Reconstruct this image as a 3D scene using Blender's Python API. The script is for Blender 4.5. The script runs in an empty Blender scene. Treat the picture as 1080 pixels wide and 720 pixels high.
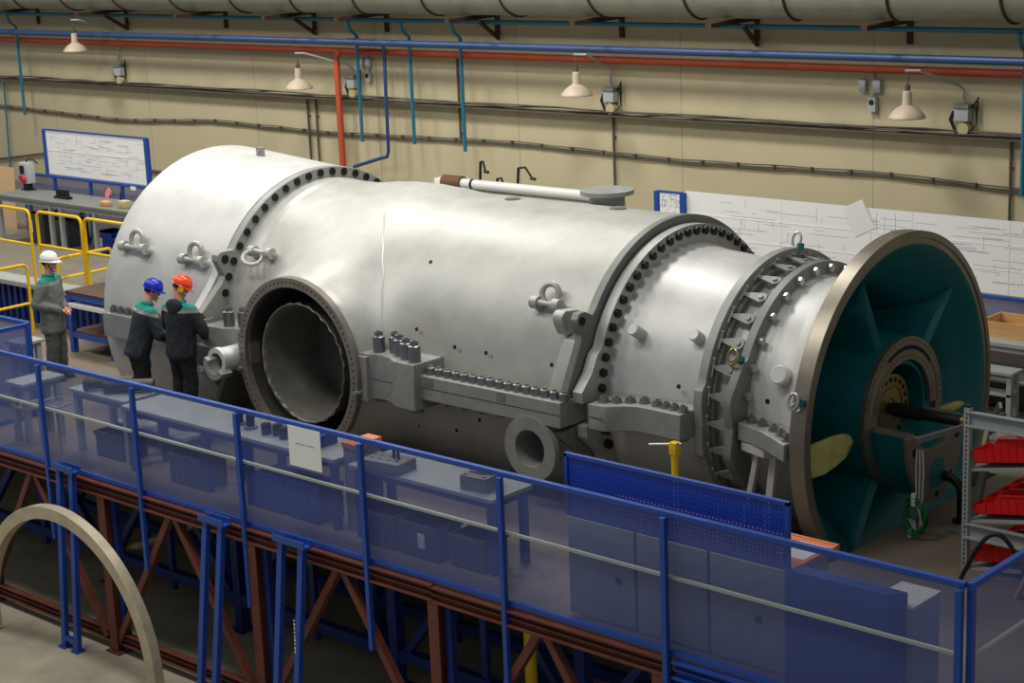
import bpy, bmesh, math, random
from mathutils import Vector as V, Matrix, Euler
random.seed(7)
PI = math.pi
SC = bpy.context.scene
COL = SC.collection
AZ = 3.05      # height of the turbine axis
FZ = 2.0       # platform floor
UZ = 2.63      # raised walkway

# ------------------------------------------------------------------ materials
def mat(name, col, rough=.5, metal=0., var=.0, vscale=4., bump=0., bscale=60., alpha=None, emit=None, spec=None, col2=None, stretch=(1, 1, 1), coat=0.):
    m = bpy.data.materials.new(name); m.use_nodes = True
    nt = m.node_tree; b = nt.nodes['Principled BSDF']
    def lin(c): return tuple(((x/12.92) if x <= .04045 else ((x+.055)/1.055)**2.4) for x in c) + (1,)
    c = lin(col)
    b.inputs['Base Color'].default_value = c
    b.inputs['Roughness'].default_value = rough; b.inputs['Metallic'].default_value = metal
    if spec is not None: b.inputs['Specular IOR Level'].default_value = spec
    if coat: b.inputs['Coat Weight'].default_value = coat
    tc = nt.nodes.new('ShaderNodeTexCoord'); mp = nt.nodes.new('ShaderNodeMapping')
    mp.inputs['Scale'].default_value = stretch
    nt.links.new(tc.outputs['Object'], mp.inputs['Vector'])
    if var or col2:
        n = nt.nodes.new('ShaderNodeTexNoise'); n.inputs['Scale'].default_value = vscale; n.inputs['Detail'].default_value = 6; n.inputs['Roughness'].default_value = .65
        nt.links.new(mp.outputs[0], n.inputs['Vector'])
        r = nt.nodes.new('ShaderNodeValToRGB')
        r.color_ramp.elements[0].position = .32; r.color_ramp.elements[1].position = .68
        r.color_ramp.elements[0].color = lin(col2) if col2 else tuple(x*(1-var) for x in c[:3]) + (1,)
        r.color_ramp.elements[1].color = c if col2 else tuple(min(1, x*(1+var)) for x in c[:3]) + (1,)
        nt.links.new(n.outputs[0], r.inputs[0]); nt.links.new(r.outputs[0], b.inputs['Base Color'])
        mr = nt.nodes.new('ShaderNodeMapRange'); mr.inputs['To Min'].default_value = max(0, rough-.08); mr.inputs['To Max'].default_value = min(1, rough+.1)
        nt.links.new(n.outputs[0], mr.inputs[0]); nt.links.new(mr.outputs[0], b.inputs['Roughness'])
    if bump:
        n2 = nt.nodes.new('ShaderNodeTexNoise'); n2.inputs['Scale'].default_value = bscale; n2.inputs['Detail'].default_value = 4
        nt.links.new(mp.outputs[0], n2.inputs['Vector'])
        bp = nt.nodes.new('ShaderNodeBump'); bp.inputs['Strength'].default_value = bump; bp.inputs['Distance'].default_value = .01
        nt.links.new(n2.outputs[0], bp.inputs['Height']); nt.links.new(bp.outputs[0], b.inputs['Normal'])
    if alpha is not None: b.inputs['Alpha'].default_value = alpha
    if emit: b.inputs['Emission Color'].default_value = lin(col); b.inputs['Emission Strength'].default_value = emit
    return m

MAT = dict(
    cast=mat('cast_steel', (.68, .68, .655), .46, .28, var=.13, vscale=2.2, bump=.08, bscale=45),
    castw=mat('pale_cast_steel', (.77, .77, .755), .45, .2, var=.09, vscale=3, bump=.07, bscale=45),
    flange=mat('flange_steel', (.56, .57, .55), .5, .2, var=.12, vscale=6),
    flanged=mat('dark_and_shaded_steel', (.47, .48, .46), .5, .2, var=.12, vscale=6),  # dark grey steel; on casing and intake flanges it paints in their shade
    mach=mat('machined_steel', (.70, .70, .68), .33, .75, var=.08, vscale=8),
    rim=mat('machined_rim', (.56, .53, .48), .36, .75, var=.15, vscale=3),
    bolt=mat('bolt_steel', (.55, .55, .55), .32, .8),
    boltd=mat('blackened_bolt', (.16, .16, .16), .38, .6),
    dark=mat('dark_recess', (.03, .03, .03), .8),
    liner=mat('liner_alloy', (.50, .49, .46), .45, .5, var=.25, vscale=2.0),
    port=mat('bore_steel', (.30, .29, .27), .55, .4, var=.2, vscale=4),
    teal=mat('teal_paint', (.02, .40, .41), .42, 0, var=.14, vscale=5),
    foam=mat('yellow_film', (.70, .68, .40), .6, 0, var=.2, vscale=9),
    brownplate=mat('brown_plate', (.50, .47, .43), .45, .35, var=.15, vscale=6),
    blue=mat('blue_enamel', (.11, .28, .62), .38, 0, var=.07, vscale=5),
    blued=mat('blue_enamel_old', (.06, .17, .45), .5, 0, var=.2, vscale=5),
    rust=mat('red_brown_primer', (.40, .20, .15), .55, 0, var=.2, vscale=4, bump=.1),
    yellow=mat('yellow_enamel', (.90, .74, .08), .4),
    greyp=mat('grey_worktop', (.62, .64, .63), .45, .1, var=.1, vscale=5),
    greyl=mat('grey_leg', (.60, .63, .62), .5),
    conc=mat('hall_concrete', (.62, .59, .51), .8, 0, var=.22, vscale=1.3, bump=.25, bscale=25),
    deck=mat('platform_floor', (.47, .42, .355), .7, 0, var=.12, vscale=1.6, bump=.1, bscale=25),
    deckup=mat('walkway_floor', (.46, .43, .37), .6, 0, var=.1, vscale=3),
    strip=mat('aluminium_tread', (.66, .67, .65), .5, .3, var=.1, vscale=9),
    white=mat('white_plastic', (.88, .88, .86), .35),
    paper=mat('paper', (.92, .92, .91), .8),
    ink=mat('drawing_ink', (.66, .66, .68), .8),
    black=mat('black_rubber', (.05, .05, .055), .6),
    crate=mat('charcoal_crate', (.26, .27, .28), .5),
    crateb=mat('blue_crate', (.05, .20, .55), .4),
    red=mat('red_plastic', (.84, .07, .08), .35),
    wood=mat('pine_wood', (.80, .62, .40), .6, 0, var=.12, vscale=3, stretch=(1, 8, 8)),
    ply=mat('plywood', (.82, .68, .52), .6, 0, var=.07, vscale=3, stretch=(6, 6, 1)),
    woodr=mat('orange_board', (.82, .48, .30), .5),
    woodk=mat('brown_board', (.30, .20, .16), .5, 0, var=.2, vscale=6),
    duct=mat('duct_steel', (.60, .61, .55), .38, .25, var=.12, vscale=4),
    rustband=mat('rusty_band', (.27, .20, .15), .7, .2, var=.2, vscale=8),
    pblue=mat('blue_pipe', (.17, .28, .46), .4),
    pteal=mat('teal_pipe', (.16, .44, .54), .4),
    pred=mat('red_pipe', (.70, .29, .17), .5),
    cable=mat('dirty_cable', (.34, .32, .27), .7, 0, var=.2, vscale=8),
    lampm=mat('dusty_lamp_enamel', (.80, .73, .64), .45, 0, var=.08, vscale=8),
    greybox=mat('grey_box', (.66, .68, .69), .5),
    skin=mat('skin', (.80, .58, .48), .5, spec=.3),
    hair=mat('dark_hair', (.10, .08, .07), .7),
    navy=mat('navy_trousers', (.055, .07, .09), .8, 0, var=.15, vscale=12),
    navyh=mat('navy_cloth', (.10, .125, .155), .8, 0, var=.12, vscale=12),
    greytr=mat('grey_trousers', (.32, .33, .33), .8, 0, var=.12, vscale=12),
    boot=mat('black_boot', (.05, .045, .04), .5),
    hwhite=mat('white_helmet', (.93, .93, .92), .3), hblue=mat('blue_helmet', (.08, .17, .72), .3), horange=mat('orange_helmet', (.95, .30, .10), .3),
    green=mat('green_cable', (.10, .42, .22), .5),
    greyc=mat('grey_cable', (.70, .70, .68), .5),
    gold=mat('yellow_chromate', (.62, .55, .36), .3, .7),
    tan=mat('tan_block', (.78, .60, .42), .7),
    sand=mat('cream_block', (.74, .69, .52), .7),
    wrap=mat('brown_wrap', (.42, .30, .20), .8, 0, var=.2, vscale=14),
    film=mat('clear_film', (.85, .85, .85), .15, 0, alpha=.45),
    arch=mat('bare_steel_arch', (.74, .70, .60), .42, .3, var=.2, vscale=3),
)
# perforated blue fence sheet, seen through its fine holes
def mesh_mat(name, col, keep):
    m = bpy.data.materials.new(name); m.use_nodes = True; nt = m.node_tree
    b = nt.nodes['Principled BSDF']; b.inputs['Base Color'].default_value = col; b.inputs['Roughness'].default_value = .5
    out = nt.nodes['Material Output']; tr = nt.nodes.new('ShaderNodeBsdfTransparent'); mx = nt.nodes.new('ShaderNodeMixShader')
    mx.inputs[0].default_value = keep
    nt.links.new(tr.outputs[0], mx.inputs[1]); nt.links.new(b.outputs[0], mx.inputs[2]); nt.links.new(mx.outputs[0], out.inputs[0])
    return m
MAT['mesh'] = mesh_mat('perforated_blue_sheet', (.10, .14, .38, 1), .38)
def perf_mat():
    m = mat('perforated_tool_panel', (.06, .24, .70), .4); nt = m.node_tree; b = nt.nodes['Principled BSDF']
    tc = nt.nodes.new('ShaderNodeTexCoord'); sep = nt.nodes.new('ShaderNodeSeparateXYZ'); nt.links.new(tc.outputs['Object'], sep.inputs[0])
    prev = None
    for ax in (0, 2):
        a = nt.nodes.new('ShaderNodeMath'); a.operation = 'MULTIPLY'; a.inputs[1].default_value = 1/.038; nt.links.new(sep.outputs[ax], a.inputs[0])
        f = nt.nodes.new('ShaderNodeMath'); f.operation = 'FRACT'; nt.links.new(a.outputs[0], f.inputs[0])
        s = nt.nodes.new('ShaderNodeMath'); s.operation = 'SUBTRACT'; s.inputs[1].default_value = .5; nt.links.new(f.outputs[0], s.inputs[0])
        q = nt.nodes.new('ShaderNodeMath'); q.operation = 'POWER'; q.inputs[1].default_value = 2; nt.links.new(s.outputs[0], q.inputs[0])
        if prev:
            d = nt.nodes.new('ShaderNodeMath'); d.operation = 'ADD'; nt.links.new(prev.outputs[0], d.inputs[0]); nt.links.new(q.outputs[0], d.inputs[1]); prev = d
        else: prev = q
    g = nt.nodes.new('ShaderNodeMath'); g.operation = 'GREATER_THAN'; g.inputs[1].default_value = .028; nt.links.new(prev.outputs[0], g.inputs[0])
    nt.links.new(g.outputs[0], b.inputs['Alpha'])
    return m
MAT['perf'] = perf_mat()
def wall_mat():
    m = mat('beige_wall', (.75, .705, .575), .75, 0, var=.05, vscale=.8, bump=.05, bscale=12, stretch=(1, 1, .35)); nt = m.node_tree; b = nt.nodes['Principled BSDF']
    src = b.inputs['Base Color'].links[0].from_socket
    tc = nt.nodes.new('ShaderNodeTexCoord'); sep = nt.nodes.new('ShaderNodeSeparateXYZ'); nt.links.new(tc.outputs['Object'], sep.inputs[0])
    # joints between wall slabs every 3 m
    a = nt.nodes.new('ShaderNodeMath'); a.operation = 'MULTIPLY_ADD'; a.inputs[1].default_value = 1/3.2; a.inputs[2].default_value = .3; nt.links.new(sep.outputs[0], a.inputs[0])
    f = nt.nodes.new('ShaderNodeMath'); f.operation = 'FRACT'; nt.links.new(a.outputs[0], f.inputs[0])
    l = nt.nodes.new('ShaderNodeMath'); l.operation = 'LESS_THAN'; l.inputs[1].default_value = .006; nt.links.new(f.outputs[0], l.inputs[0])
    mx = nt.nodes.new('ShaderNodeMix'); mx.data_type = 'RGBA'; mx.inputs[7].default_value = (.34, .31, .24, 1)
    nt.links.new(l.outputs[0], mx.inputs[0]); nt.links.new(src, mx.inputs[6]); nt.links.new(mx.outputs[2], b.inputs['Base Color'])
    return m
MAT['wall'] = wall_mat()
def jacket_mat(name, base, b, hz, thr):
    """jacket cloth: teal yoke and grey reflective band above a line that leans with the wearer"""
    m = mat(name, base, .75, 0, var=.10, vscale=9); nt = m.node_tree; B = nt.nodes['Principled BSDF']
    src = B.inputs['Base Color'].links[0].from_socket
    tc = nt.nodes.new('ShaderNodeTexCoord'); d = nt.nodes.new('ShaderNodeVectorMath'); d.operation = 'DOT_PRODUCT'
    d.inputs[1].default_value = (math.sin(b), 0, math.cos(b)); nt.links.new(tc.outputs['Object'], d.inputs[0])
    off = hz*math.cos(b) - hz   # so that the height reads as if upright
    for t, c in ((thr-.045, (.50, .50, .47)), (thr, (.0, .50, .46))):
        g = nt.nodes.new('ShaderNodeMath'); g.operation = 'GREATER_THAN'; g.inputs[1].default_value = t+off; nt.links.new(d.outputs['Value'], g.inputs[0])
        mx = nt.nodes.new('ShaderNodeMix'); mx.data_type = 'RGBA'; mx.inputs[7].default_value = tuple(x**2.2 for x in c)+(1,)
        nt.links.new(g.outputs[0], mx.inputs[0]); nt.links.new(src, mx.inputs[6]); src = mx.outputs[2]
    nt.links.new(src, B.inputs['Base Color'])
    return m

# ------------------------------------------------------------------ mesh helpers
class MB:
    def __init__(s): s.bm = bmesh.new(); s.mi = 0
    def _mark(s, n):
        s.bm.faces.ensure_lookup_table()
        for f in s.bm.faces[n:]: f.material_index = s.mi
    def box(s, c, size, rot=None, bev=0.):
        n = len(s.bm.faces)
        M = Matrix.Translation(V(c)) @ ((rot if isinstance(rot, Matrix) else Euler(rot).to_matrix().to_4x4()) if rot is not None else Matrix()) @ Matrix.Diagonal((*size, 1))
        r = bmesh.ops.create_cube(s.bm, size=1, matrix=M)
        if bev:
            es = list({e for v in r['verts'] for e in v.link_edges})
            bmesh.ops.bevel(s.bm, geom=es, offset=bev, segments=2, affect='EDGES', profile=.6)
        s._mark(n); return s
    def bar(s, p0, p1, w, h, up=(0, 0, 1)):
        p0, p1 = V(p0), V(p1); d = p1-p0; z = d.normalized(); u = V(up)
        if abs(z.dot(u)) > .98: u = V((0, 1, 0))
        x = u.cross(z).normalized(); y = z.cross(x)
        R = Matrix((x, y, z)).transposed().to_4x4()
        return s.box((p0+p1)/2, (w, h, d.length), R)
    def cyl(s, p0, p1, r, r2=None, seg=16, cap=True):
        n = len(s.bm.faces); p0, p1 = V(p0), V(p1); d = p1-p0
        M = Matrix.Translation((p0+p1)/2) @ d.to_track_quat('Z', 'Y').to_matrix().to_4x4()
        bmesh.ops.create_cone(s.bm, cap_ends=cap, segments=seg, radius1=r, radius2=r if r2 is None else r2, depth=d.length, matrix=M)
        s._mark(n); return s
    def sphere(s, c, r, sc=(1, 1, 1), seg=16, rot=None):
        n = len(s.bm.faces)
        M = Matrix.Translation(V(c)) @ (Euler(rot).to_matrix().to_4x4() if rot else Matrix()) @ Matrix.Diagonal((*sc, 1))
        bmesh.ops.create_uvsphere(s.bm, u_segments=seg, v_segments=max(6, seg//2), radius=r, matrix=M); s._mark(n); return s
    def loft(s, rings, close=False, cap=True):
        n = len(s.bm.faces); vs = [[s.bm.verts.new(p) for p in r] for r in rings]
        k = len(vs[0]); m = len(vs)
        for i in range(m if close else m-1):
            a, b = vs[i], vs[(i+1) % m]
            for j in range(k): s.bm.faces.new((a[j], a[(j+1) % k], b[(j+1) % k], b[j]))
        if cap and not close: s.bm.faces.new(vs[0][::-1]); s.bm.faces.new(vs[-1])
        s._mark(n); return s
    def tube(s, pts, r, seg=8, closed=False, sx=1.):
        pts = [V(p) for p in pts]; N = len(pts); rr = r if isinstance(r, (list, tuple)) else [r]*N
        rings = []; x = None
        for i, p in enumerate(pts):
            if closed: t = pts[(i+1) % N]-pts[i-1]
            else: t = pts[min(i+1, N-1)]-pts[max(i-1, 0)]
            t.normalize()
            if x is None:
                x = t.orthogonal().normalized()
            else:
                x = (x - t*x.dot(t)); x = x.normalized() if x.length > 1e-6 else t.orthogonal().normalized()
            y = t.cross(x)
            rings.append([p + (x*math.cos(a)*sx + y*math.sin(a))*rr[i] for a in [2*PI*k/seg for k in range(seg)]])
        return s.loft(rings, close=closed)
    def torus(s, c, R, r, nrm=(0, 0, 1), seg=24, sec=8, a0=0, a1=2*PI, sc=1.):
        q = V(nrm).to_track_quat('Z', 'Y'); full = abs(a1-a0-2*PI) < 1e-6
        k = seg if full else seg+1
        pts = [V(c) + q @ V((R*math.cos(a0+(a1-a0)*i/seg), R*sc*math.sin(a0+(a1-a0)*i/seg), 0)) for i in range(k)]
        return s.tube(pts, r, sec, closed=full)
    def lathe(s, prof, a0=0, a1=360, seg=96, closed=True):
        """profile of (x, r) points turned about the X axis; closed=True joins last point to first"""
        n = len(s.bm.faces); full = abs(a1-a0-360) < 1e-6; k = seg if full else seg+1; vs = []
        for i in range(k):
            a = math.radians(a0+(a1-a0)*i/seg); vs.append([s.bm.verts.new((x, -r*math.cos(a), r*math.sin(a))) for x, r in prof])
        m = len(prof)
        for i in range(seg):
            A, B = vs[i], vs[(i+1) % k]
            for j in range(m if closed else m-1): s.bm.faces.new((A[j], A[(j+1) % m], B[(j+1) % m], B[j]))
        if not full and closed: s.bm.faces.new(vs[0]); s.bm.faces.new(vs[-1][::-1])
        s._mark(n); return s
    def prism(s, pts, d):
        """polygon of 3-D points pushed along d"""
        n = len(s.bm.faces); d = V(d)
        a = [s.bm.verts.new(p) for p in pts]; b = [s.bm.verts.new(V(p)+d) for p in pts]; k = len(a)
        s.bm.faces.new(a[::-1]); s.bm.faces.new(b)
        for i in range(k): s.bm.faces.new((a[i], a[(i+1) % k], b[(i+1) % k], b[i]))
        s._mark(n); return s
    def build(s, name, mats, parent=None, org=(0, 0, 0), smooth=35, bevel=0.):
        bmesh.ops.recalc_face_normals(s.bm, faces=s.bm.faces)
        me = bpy.data.meshes.new(name); o = V(org)
        if o.length: bmesh.ops.translate(s.bm, vec=-o, verts=s.bm.verts)
        s.bm.to_mesh(me); s.bm.free()
        for m in (mats if isinstance(mats, (list, tuple)) else [mats]): me.materials.append(MAT[m] if isinstance(m, str) else m)
        if smooth:
            me.shade_smooth(); me.set_sharp_from_angle(angle=math.radians(smooth))
        ob = bpy.data.objects.new(name, me); COL.objects.link(ob)
        if parent: ob.parent = parent
        if bevel:
            b = ob.modifiers.new('edge', 'BEVEL'); b.width = bevel; b.segments = 2; b.limit_method = 'ANGLE'
        return ob
def thing(name, label, cat, loc=(0, 0, 0), rz=0, group=None):
    o = bpy.data.objects.new(name, None); COL.objects.link(o); o.empty_display_size = .2
    o.location = loc; o.rotation_euler = (0, 0, rz); o['label'] = label; o['category'] = cat
    if group: o['group'] = group
    return o
def tag(o, label, cat, group=None):
    o['label'] = label; o['category'] = cat
    if group: o['group'] = group
    return o
def struct(o): o['kind'] = 'structure'; return o
def dup(root, loc, rz=None, label=None):
    r = root.copy(); COL.objects.link(r); r.location = loc
    if rz is not None: r.rotation_euler = (0, 0, rz)
    if label: r['label'] = label
    for ch in list(root.children):
        c = ch.copy(); COL.objects.link(c); c.parent = r
        for g in ch.children:
            d = g.copy(); COL.objects.link(d); d.parent = c
    return r
def single(mb, name, m, label, cat, org, group=None, **k):
    """a thing that is one mesh, its origin at its base"""
    o = mb.build(name, m, org=org, **k); o.location = org; return tag(o, label, cat, group)

# ------------------------------------------------------------------ the setting
struct(MB().box((-10, 0, -.1), (44, 30, .2)).build('floor_hall', 'conc', smooth=0))
mb = MB()
PX0, PX1, PY = -10.32, .14, 1.66
mb.box(((-27+2.88)/2, (-4.0-PY)/2, FZ-.06), (29.88, 4.0-PY, .12))
mb.box(((-27+2.88)/2, (6.3+PY)/2, FZ-.06), (29.88, 6.3-PY, .12))
mb.box(((-27+PX0)/2, 0, FZ-.06), (PX0+27, 2*PY, .12))
mb.box(((2.88+PX1)/2, 0, FZ-.06), (2.88-PX1, 2*PY, .12))
struct(mb.build('floor_platform', 'deck', smooth=0))
mb = MB().box(((-27-12.2)/2, 3.25, UZ-.03), (14.8, 6.0, .06))
struct(mb.build('floor_walkway', 'deckup', smooth=0))
struct(MB().box(((-27-12.2)/2, .16, UZ-.028), (14.8, .36, .064)).build('trim_1', 'strip', smooth=0))
struct(MB().box((-10, 6.4, 4.5), (44, .2, 9)).build('wall_back', 'wall', smooth=0))

# ------------------------------------------------------------------ the gas turbine
TORG = V((-5.1, 0, 1.0-AZ))
GT = thing('gas_turbine', 'huge pale grey steel gas turbine lying in the platform pit with a teal open intake', 'turbine', (-5.1, 0, 1.0))
def tb(m, name, mats, parent=None, **k): return m.build(name, mats, parent or GT, org=TORG, **k)
def pol(x, r, a): a = math.radians(a); return V((x, -r*math.cos(a), r*math.sin(a)))
def nrm(a): a = math.radians(a); return V((0, -math.cos(a), math.sin(a)))
def tang(a): a = math.radians(a); return V((0, math.sin(a), math.cos(a)))

# exhaust casing (far end)
tb(MB().lathe([(-10.25, 1.93), (-10.2, 1.955), (-9.9, 1.94), (-8.5, 1.83), (-8.33, 1.815), (-8.33, 1.6), (-10.1, 1.7), (-10.1, .9), (-10.25, .9)], seg=128), 'exhaust_casing', 'castw')
def outline(quad, R, lower=None):
    """radial outline: circle R with the quadrant feet given as (out, z) points, mirrored to all four quadrants"""
    def polar(pts): return [(math.degrees(math.atan2(z, h)), math.hypot(h, z)) for h, z in pts]
    up = polar(quad); lo = [(-a, r) for a, r in polar(lower or quad)]
    P = sorted(lo+up); amax, amin = P[-1][0], P[0][0]
    side = P
    L = [(a, r) for a, r in side]
    a = amax+3
    while a < 180-amax: L.append((a, R)); a += 3
    L += [(180-a_, r) for a_, r in reversed([q for q in side])]
    a = 180-amin+3
    while a < 360+amin: L.append((a, R)); a += 3
    return L
def ring(x0, x1, L, Rin):
    m = MB(); vs = []
    for a, r in L:
        vs.append([m.bm.verts.new(pol(x0, Rin, a)), m.bm.verts.new(pol(x0, r, a)), m.bm.verts.new(pol(x1, r, a)), m.bm.verts.new(pol(x1, Rin, a))])
    k = len(vs)
    for i in range(k):
        A, B = vs[i], vs[(i+1) % k]
        for j in range(4): m.bm.faces.new((A[j], A[(j+1) % 4], B[(j+1) % 4], B[j]))
    return m
def seat_gap(L): return L
lowfoot = [(1.85, .0), (1.92, .24), (1.88, .30), (1.55, .55)]
F1q = [(1.86, .0), (1.86, .22), (1.95, .25), (2.03, .36), (1.80, .57), (1.70, .66), (1.65, .74), (1.70, .84), (1.745, .93), (1.735, 1.0), (1.68, 1.035), (1.58, 1.035), (1.49, 1.03)]
LF1 = outline(F1q, 1.812, [(1.86, .0), (1.93, .2), (1.9, .28), (1.72, .5), (1.62, .80)])
rf = tb(ring(-8.24, -8.13, LF1, 1.55), 'rear_flange', 'flange', bevel=.008)
rf2 = tb(ring(-8.37, -8.25, outline([(1.86, 0), (1.86, .25), (1.96, .27), (1.99, .38), (1.78, .60), (1.66, .76)], 1.818), 1.55), 'exhaust_flange', 'castw', bevel=.008)
for i in range(24):
    a = 18+i*6.4
    if a > 165: break
    m = MB().lathe([(-8.13, .02), (-8.115, .02), (-8.115, .048), (-8.13, .048)], seg=14)
    m.cyl((-8.135, 0, 0), (-8.118, 0, 0), .03, seg=6); 
    for f in m.bm.faces: f.material_index = 0
    bmesh.ops.translate(m.bm, vec=pol(0, 1.752, a), verts=m.bm.verts)
    tb(m, 'flange_bolt', 'boltd', rf)
tb(MB().cyl((-8.135, -1.63, .94), (-8.12, -1.63, .94), .052, seg=16), 'lug_hole', 'dark', rf)

# centre casing with the side port: radius found by a smooth union of the drum and a flared port cone
PXC, PY0, RC = -6.40, -2.05, 1.66
def smin(a, b, k):
    h = max(k-abs(a-b), 0)/k; return min(a, b)-h*h*k*.25
def sdf(p):
    r = math.hypot(p[1], p[2]); rx = RC + (.02 if p[0] < -7.9 else 0)
    d1 = r-rx
    q = math.hypot(p[0]-PXC, p[2]); y = -p[1]
    rc = .985+max(0, (2.0-y))*.30
    d2 = max((q-rc)*.93, y+PY0+0.0, -y)
    return smin(d1, d2, .38) if d2 > -.6 or True else d1
def hit(x, a):
    lo, hi = 1.3, 2.6
    c, s_ = -math.cos(a), math.sin(a)
    # march from outside in
    r = hi
    while r > lo:
        if sdf((x, c*r, s_*r)) < 0: break
        r -= .04
    l, h = r, r+.04
    for _ in range(12):
        m_ = (l+h)/2
        if sdf((x, c*m_, s_*m_)) < 0: l = m_
        else: h = m_
    return l
m = MB(); NX, NA = 150, 150
X0c, X1c = -8.13, -2.76
A0, A1 = math.radians(-80), math.radians(95)
grid = []
for i in range(NX+1):
    x = X0c+(X1c-X0c)*i/NX; row = []
    for j in range(NA+1):
        a = A0+(A1-A0)*j/NA; r = hit(x, a)
        row.append(m.bm.verts.new((x, -math.cos(a)*r, math.sin(a)*r)))
    grid.append(row)
for i in range(NX):
    for j in range(NA):
        q = (grid[i][j], grid[i+1][j], grid[i+1][j+1], grid[i][j+1]); c = sum((v.co for v in q), V())/4
        if c.y < -.3 and math.hypot(c.x-PXC, c.z) < 1.40: continue
        m.bm.faces.new(q)
# flared fairing, laid out in circles round the port axis
QS = [.93, .975, .985, .99]+[.99+.0125*k for k in range(1, 37)]
ph = 128; fr_ = []
for q in QS:
    rr_ = []
    for k in range(ph):
        t = 2*PI*k/ph; x, z = PXC+q*math.cos(t), q*math.sin(t); lo, hi = -2.3, -.2
        y = lo
        while y < hi and sdf((x, y, z)) > 0: y += .03
        l, h = y-.03, y
        for _ in range(12):
            c = (l+h)/2
            if sdf((x, c, z)) > 0: l = c
            else: h = c
        rr_.append(m.bm.verts.new((x, h, z)))
    fr_.append(rr_)
for i in range(len(QS)-1):
    for k in range(ph): m.bm.faces.new((fr_[i][k], fr_[i][(k+1) % ph], fr_[i+1][(k+1) % ph], fr_[i+1][k]))
NB = 60
row = [[m.bm.verts.new((x, -math.cos(a)*hit0, math.sin(a)*hit0)) for a in [A1+(2*PI-(A1-A0))*k/NB for k in range(NB+1)]] for x, hit0 in ((X0c, 1.68), (-7.9, 1.66), (X1c, 1.66))]
for i in range(2):
    for k in range(NB): m.bm.faces.new((row[i][k], row[i+1][k], row[i+1][k+1], row[i][k+1]))
bmesh.ops.delete(m.bm, geom=[v for v in m.bm.verts if not v.link_faces], context='VERTS')
cc = tb(m, 'centre_casing', 'cast', smooth=60)
# weld bead where the port fairing meets the drum
def surf_on_circle(R, t):
    x = PXC+R*math.sin(t); z = R*math.cos(t)
    y = -2.6
    while sdf((x, y, z)) > 0 and y < 0: y += .01
    return V((x, y-.002, z))
def weld_pt(z):
    K = ((.40, -5.36), (.44, -5.37), (.72, -5.47), (.99, -5.62), (1.24, -5.85), (1.44, -6.11), (1.6, -6.4)); x = -6.4
    for (a, xa), (b_, xb) in zip(K[:-1], K[1:]):
        if a <= z <= b_: x = xa+(xb-xa)*(z-a)/(b_-a)
    y = -2.6
    while sdf((x, y, z)) > 0 and y < 0: y += .005
    return V((x, y-.002, z))
tb(MB().tube([weld_pt(1.52-1.1*k/24) for k in range(25)], .011, 6), 'weld_seam', 'castw', cc)
# port flange with a ring of small holes
m = MB()
def portring(prof, seg=96):
    """(y, r) profile turned about the port axis"""
    n = len(m.bm.faces); vs = []
    for i in range(seg):
        a = 2*PI*i/seg; vs.append([m.bm.verts.new((PXC+r*math.cos(a), y, r*math.sin(a))) for y, r in prof])
    k = len(prof)
    for i in range(seg):
        for j in range(k): m.bm.faces.new((vs[i][j], vs[i][(j+1) % k], vs[(i+1) % seg][(j+1) % k], vs[(i+1) % seg][j]))
    m._mark(n)
portring([(-2.12, .88), (-2.12, .985), (-2.11, .995), (-2.045, .995), (-2.045, .88)])
m.mi = 1
for i in range(84):
    a = 2*PI*i/84; m.cyl((PXC+.935*math.cos(a), -2.123, .935*math.sin(a)), (PXC+.935*math.cos(a), -2.110, .935*math.sin(a)), .011, seg=8)
pf = tb(m, 'port_flange', ['brownplate', 'dark'], cc)
m = MB(); portring([(-2.10, .882), (-1.55, .87), (-1.0, .86), (-1.0, .90), (-1.9, .93), (-2.10, .90)]); tb(m, 'port_neck', 'port', cc)
# liner with a wavy edge
m = MB(); S = 168; vs = []
for i in range(S):
    t = 2*PI*i/S; w = .017*abs(math.sin(t*13))+.005*math.sin(t*5)
    pr = [(-2.04+w*1.6, .676+w*.9), (-2.01, .672), (-1.97, .666), (-1.75, .64), (-1.45, .64), (-1.20, .655)]
    vs.append([m.bm.verts.new((PXC+r*math.cos(t), y, r*math.sin(t))) for y, r in pr])
for i in range(S):
    for j in range(5): m.bm.faces.new((vs[i][j], vs[(i+1) % S][j], vs[(i+1) % S][j+1], vs[i][j+1]))
b = m.bm.faces.new([v[5] for v in vs])
ln = m.build('combustor_liner', 'liner', cc, org=TORG, smooth=50)
so = ln.modifiers.new('wall', 'SOLIDIFY'); so.thickness = .012; so.offset = 1
for x, z in ((-.28, .12), (.02, .06), (-.22, -.12), (.22, -.3), (.38, .1)):
    tb(MB().cyl((PXC+x, -1.226, z), (PXC+x, -1.214, z), .018, seg=10), 'liner_hole', 'dark', ln)
# inner annulus bars glimpsed at the right side of the liner
m = MB()
for k in range(5): m.box((PXC+.60, -1.5, .22-k*.13), (.035, .34, .05))
tb(m, 'vane_slots', 'gold', ln)

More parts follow.
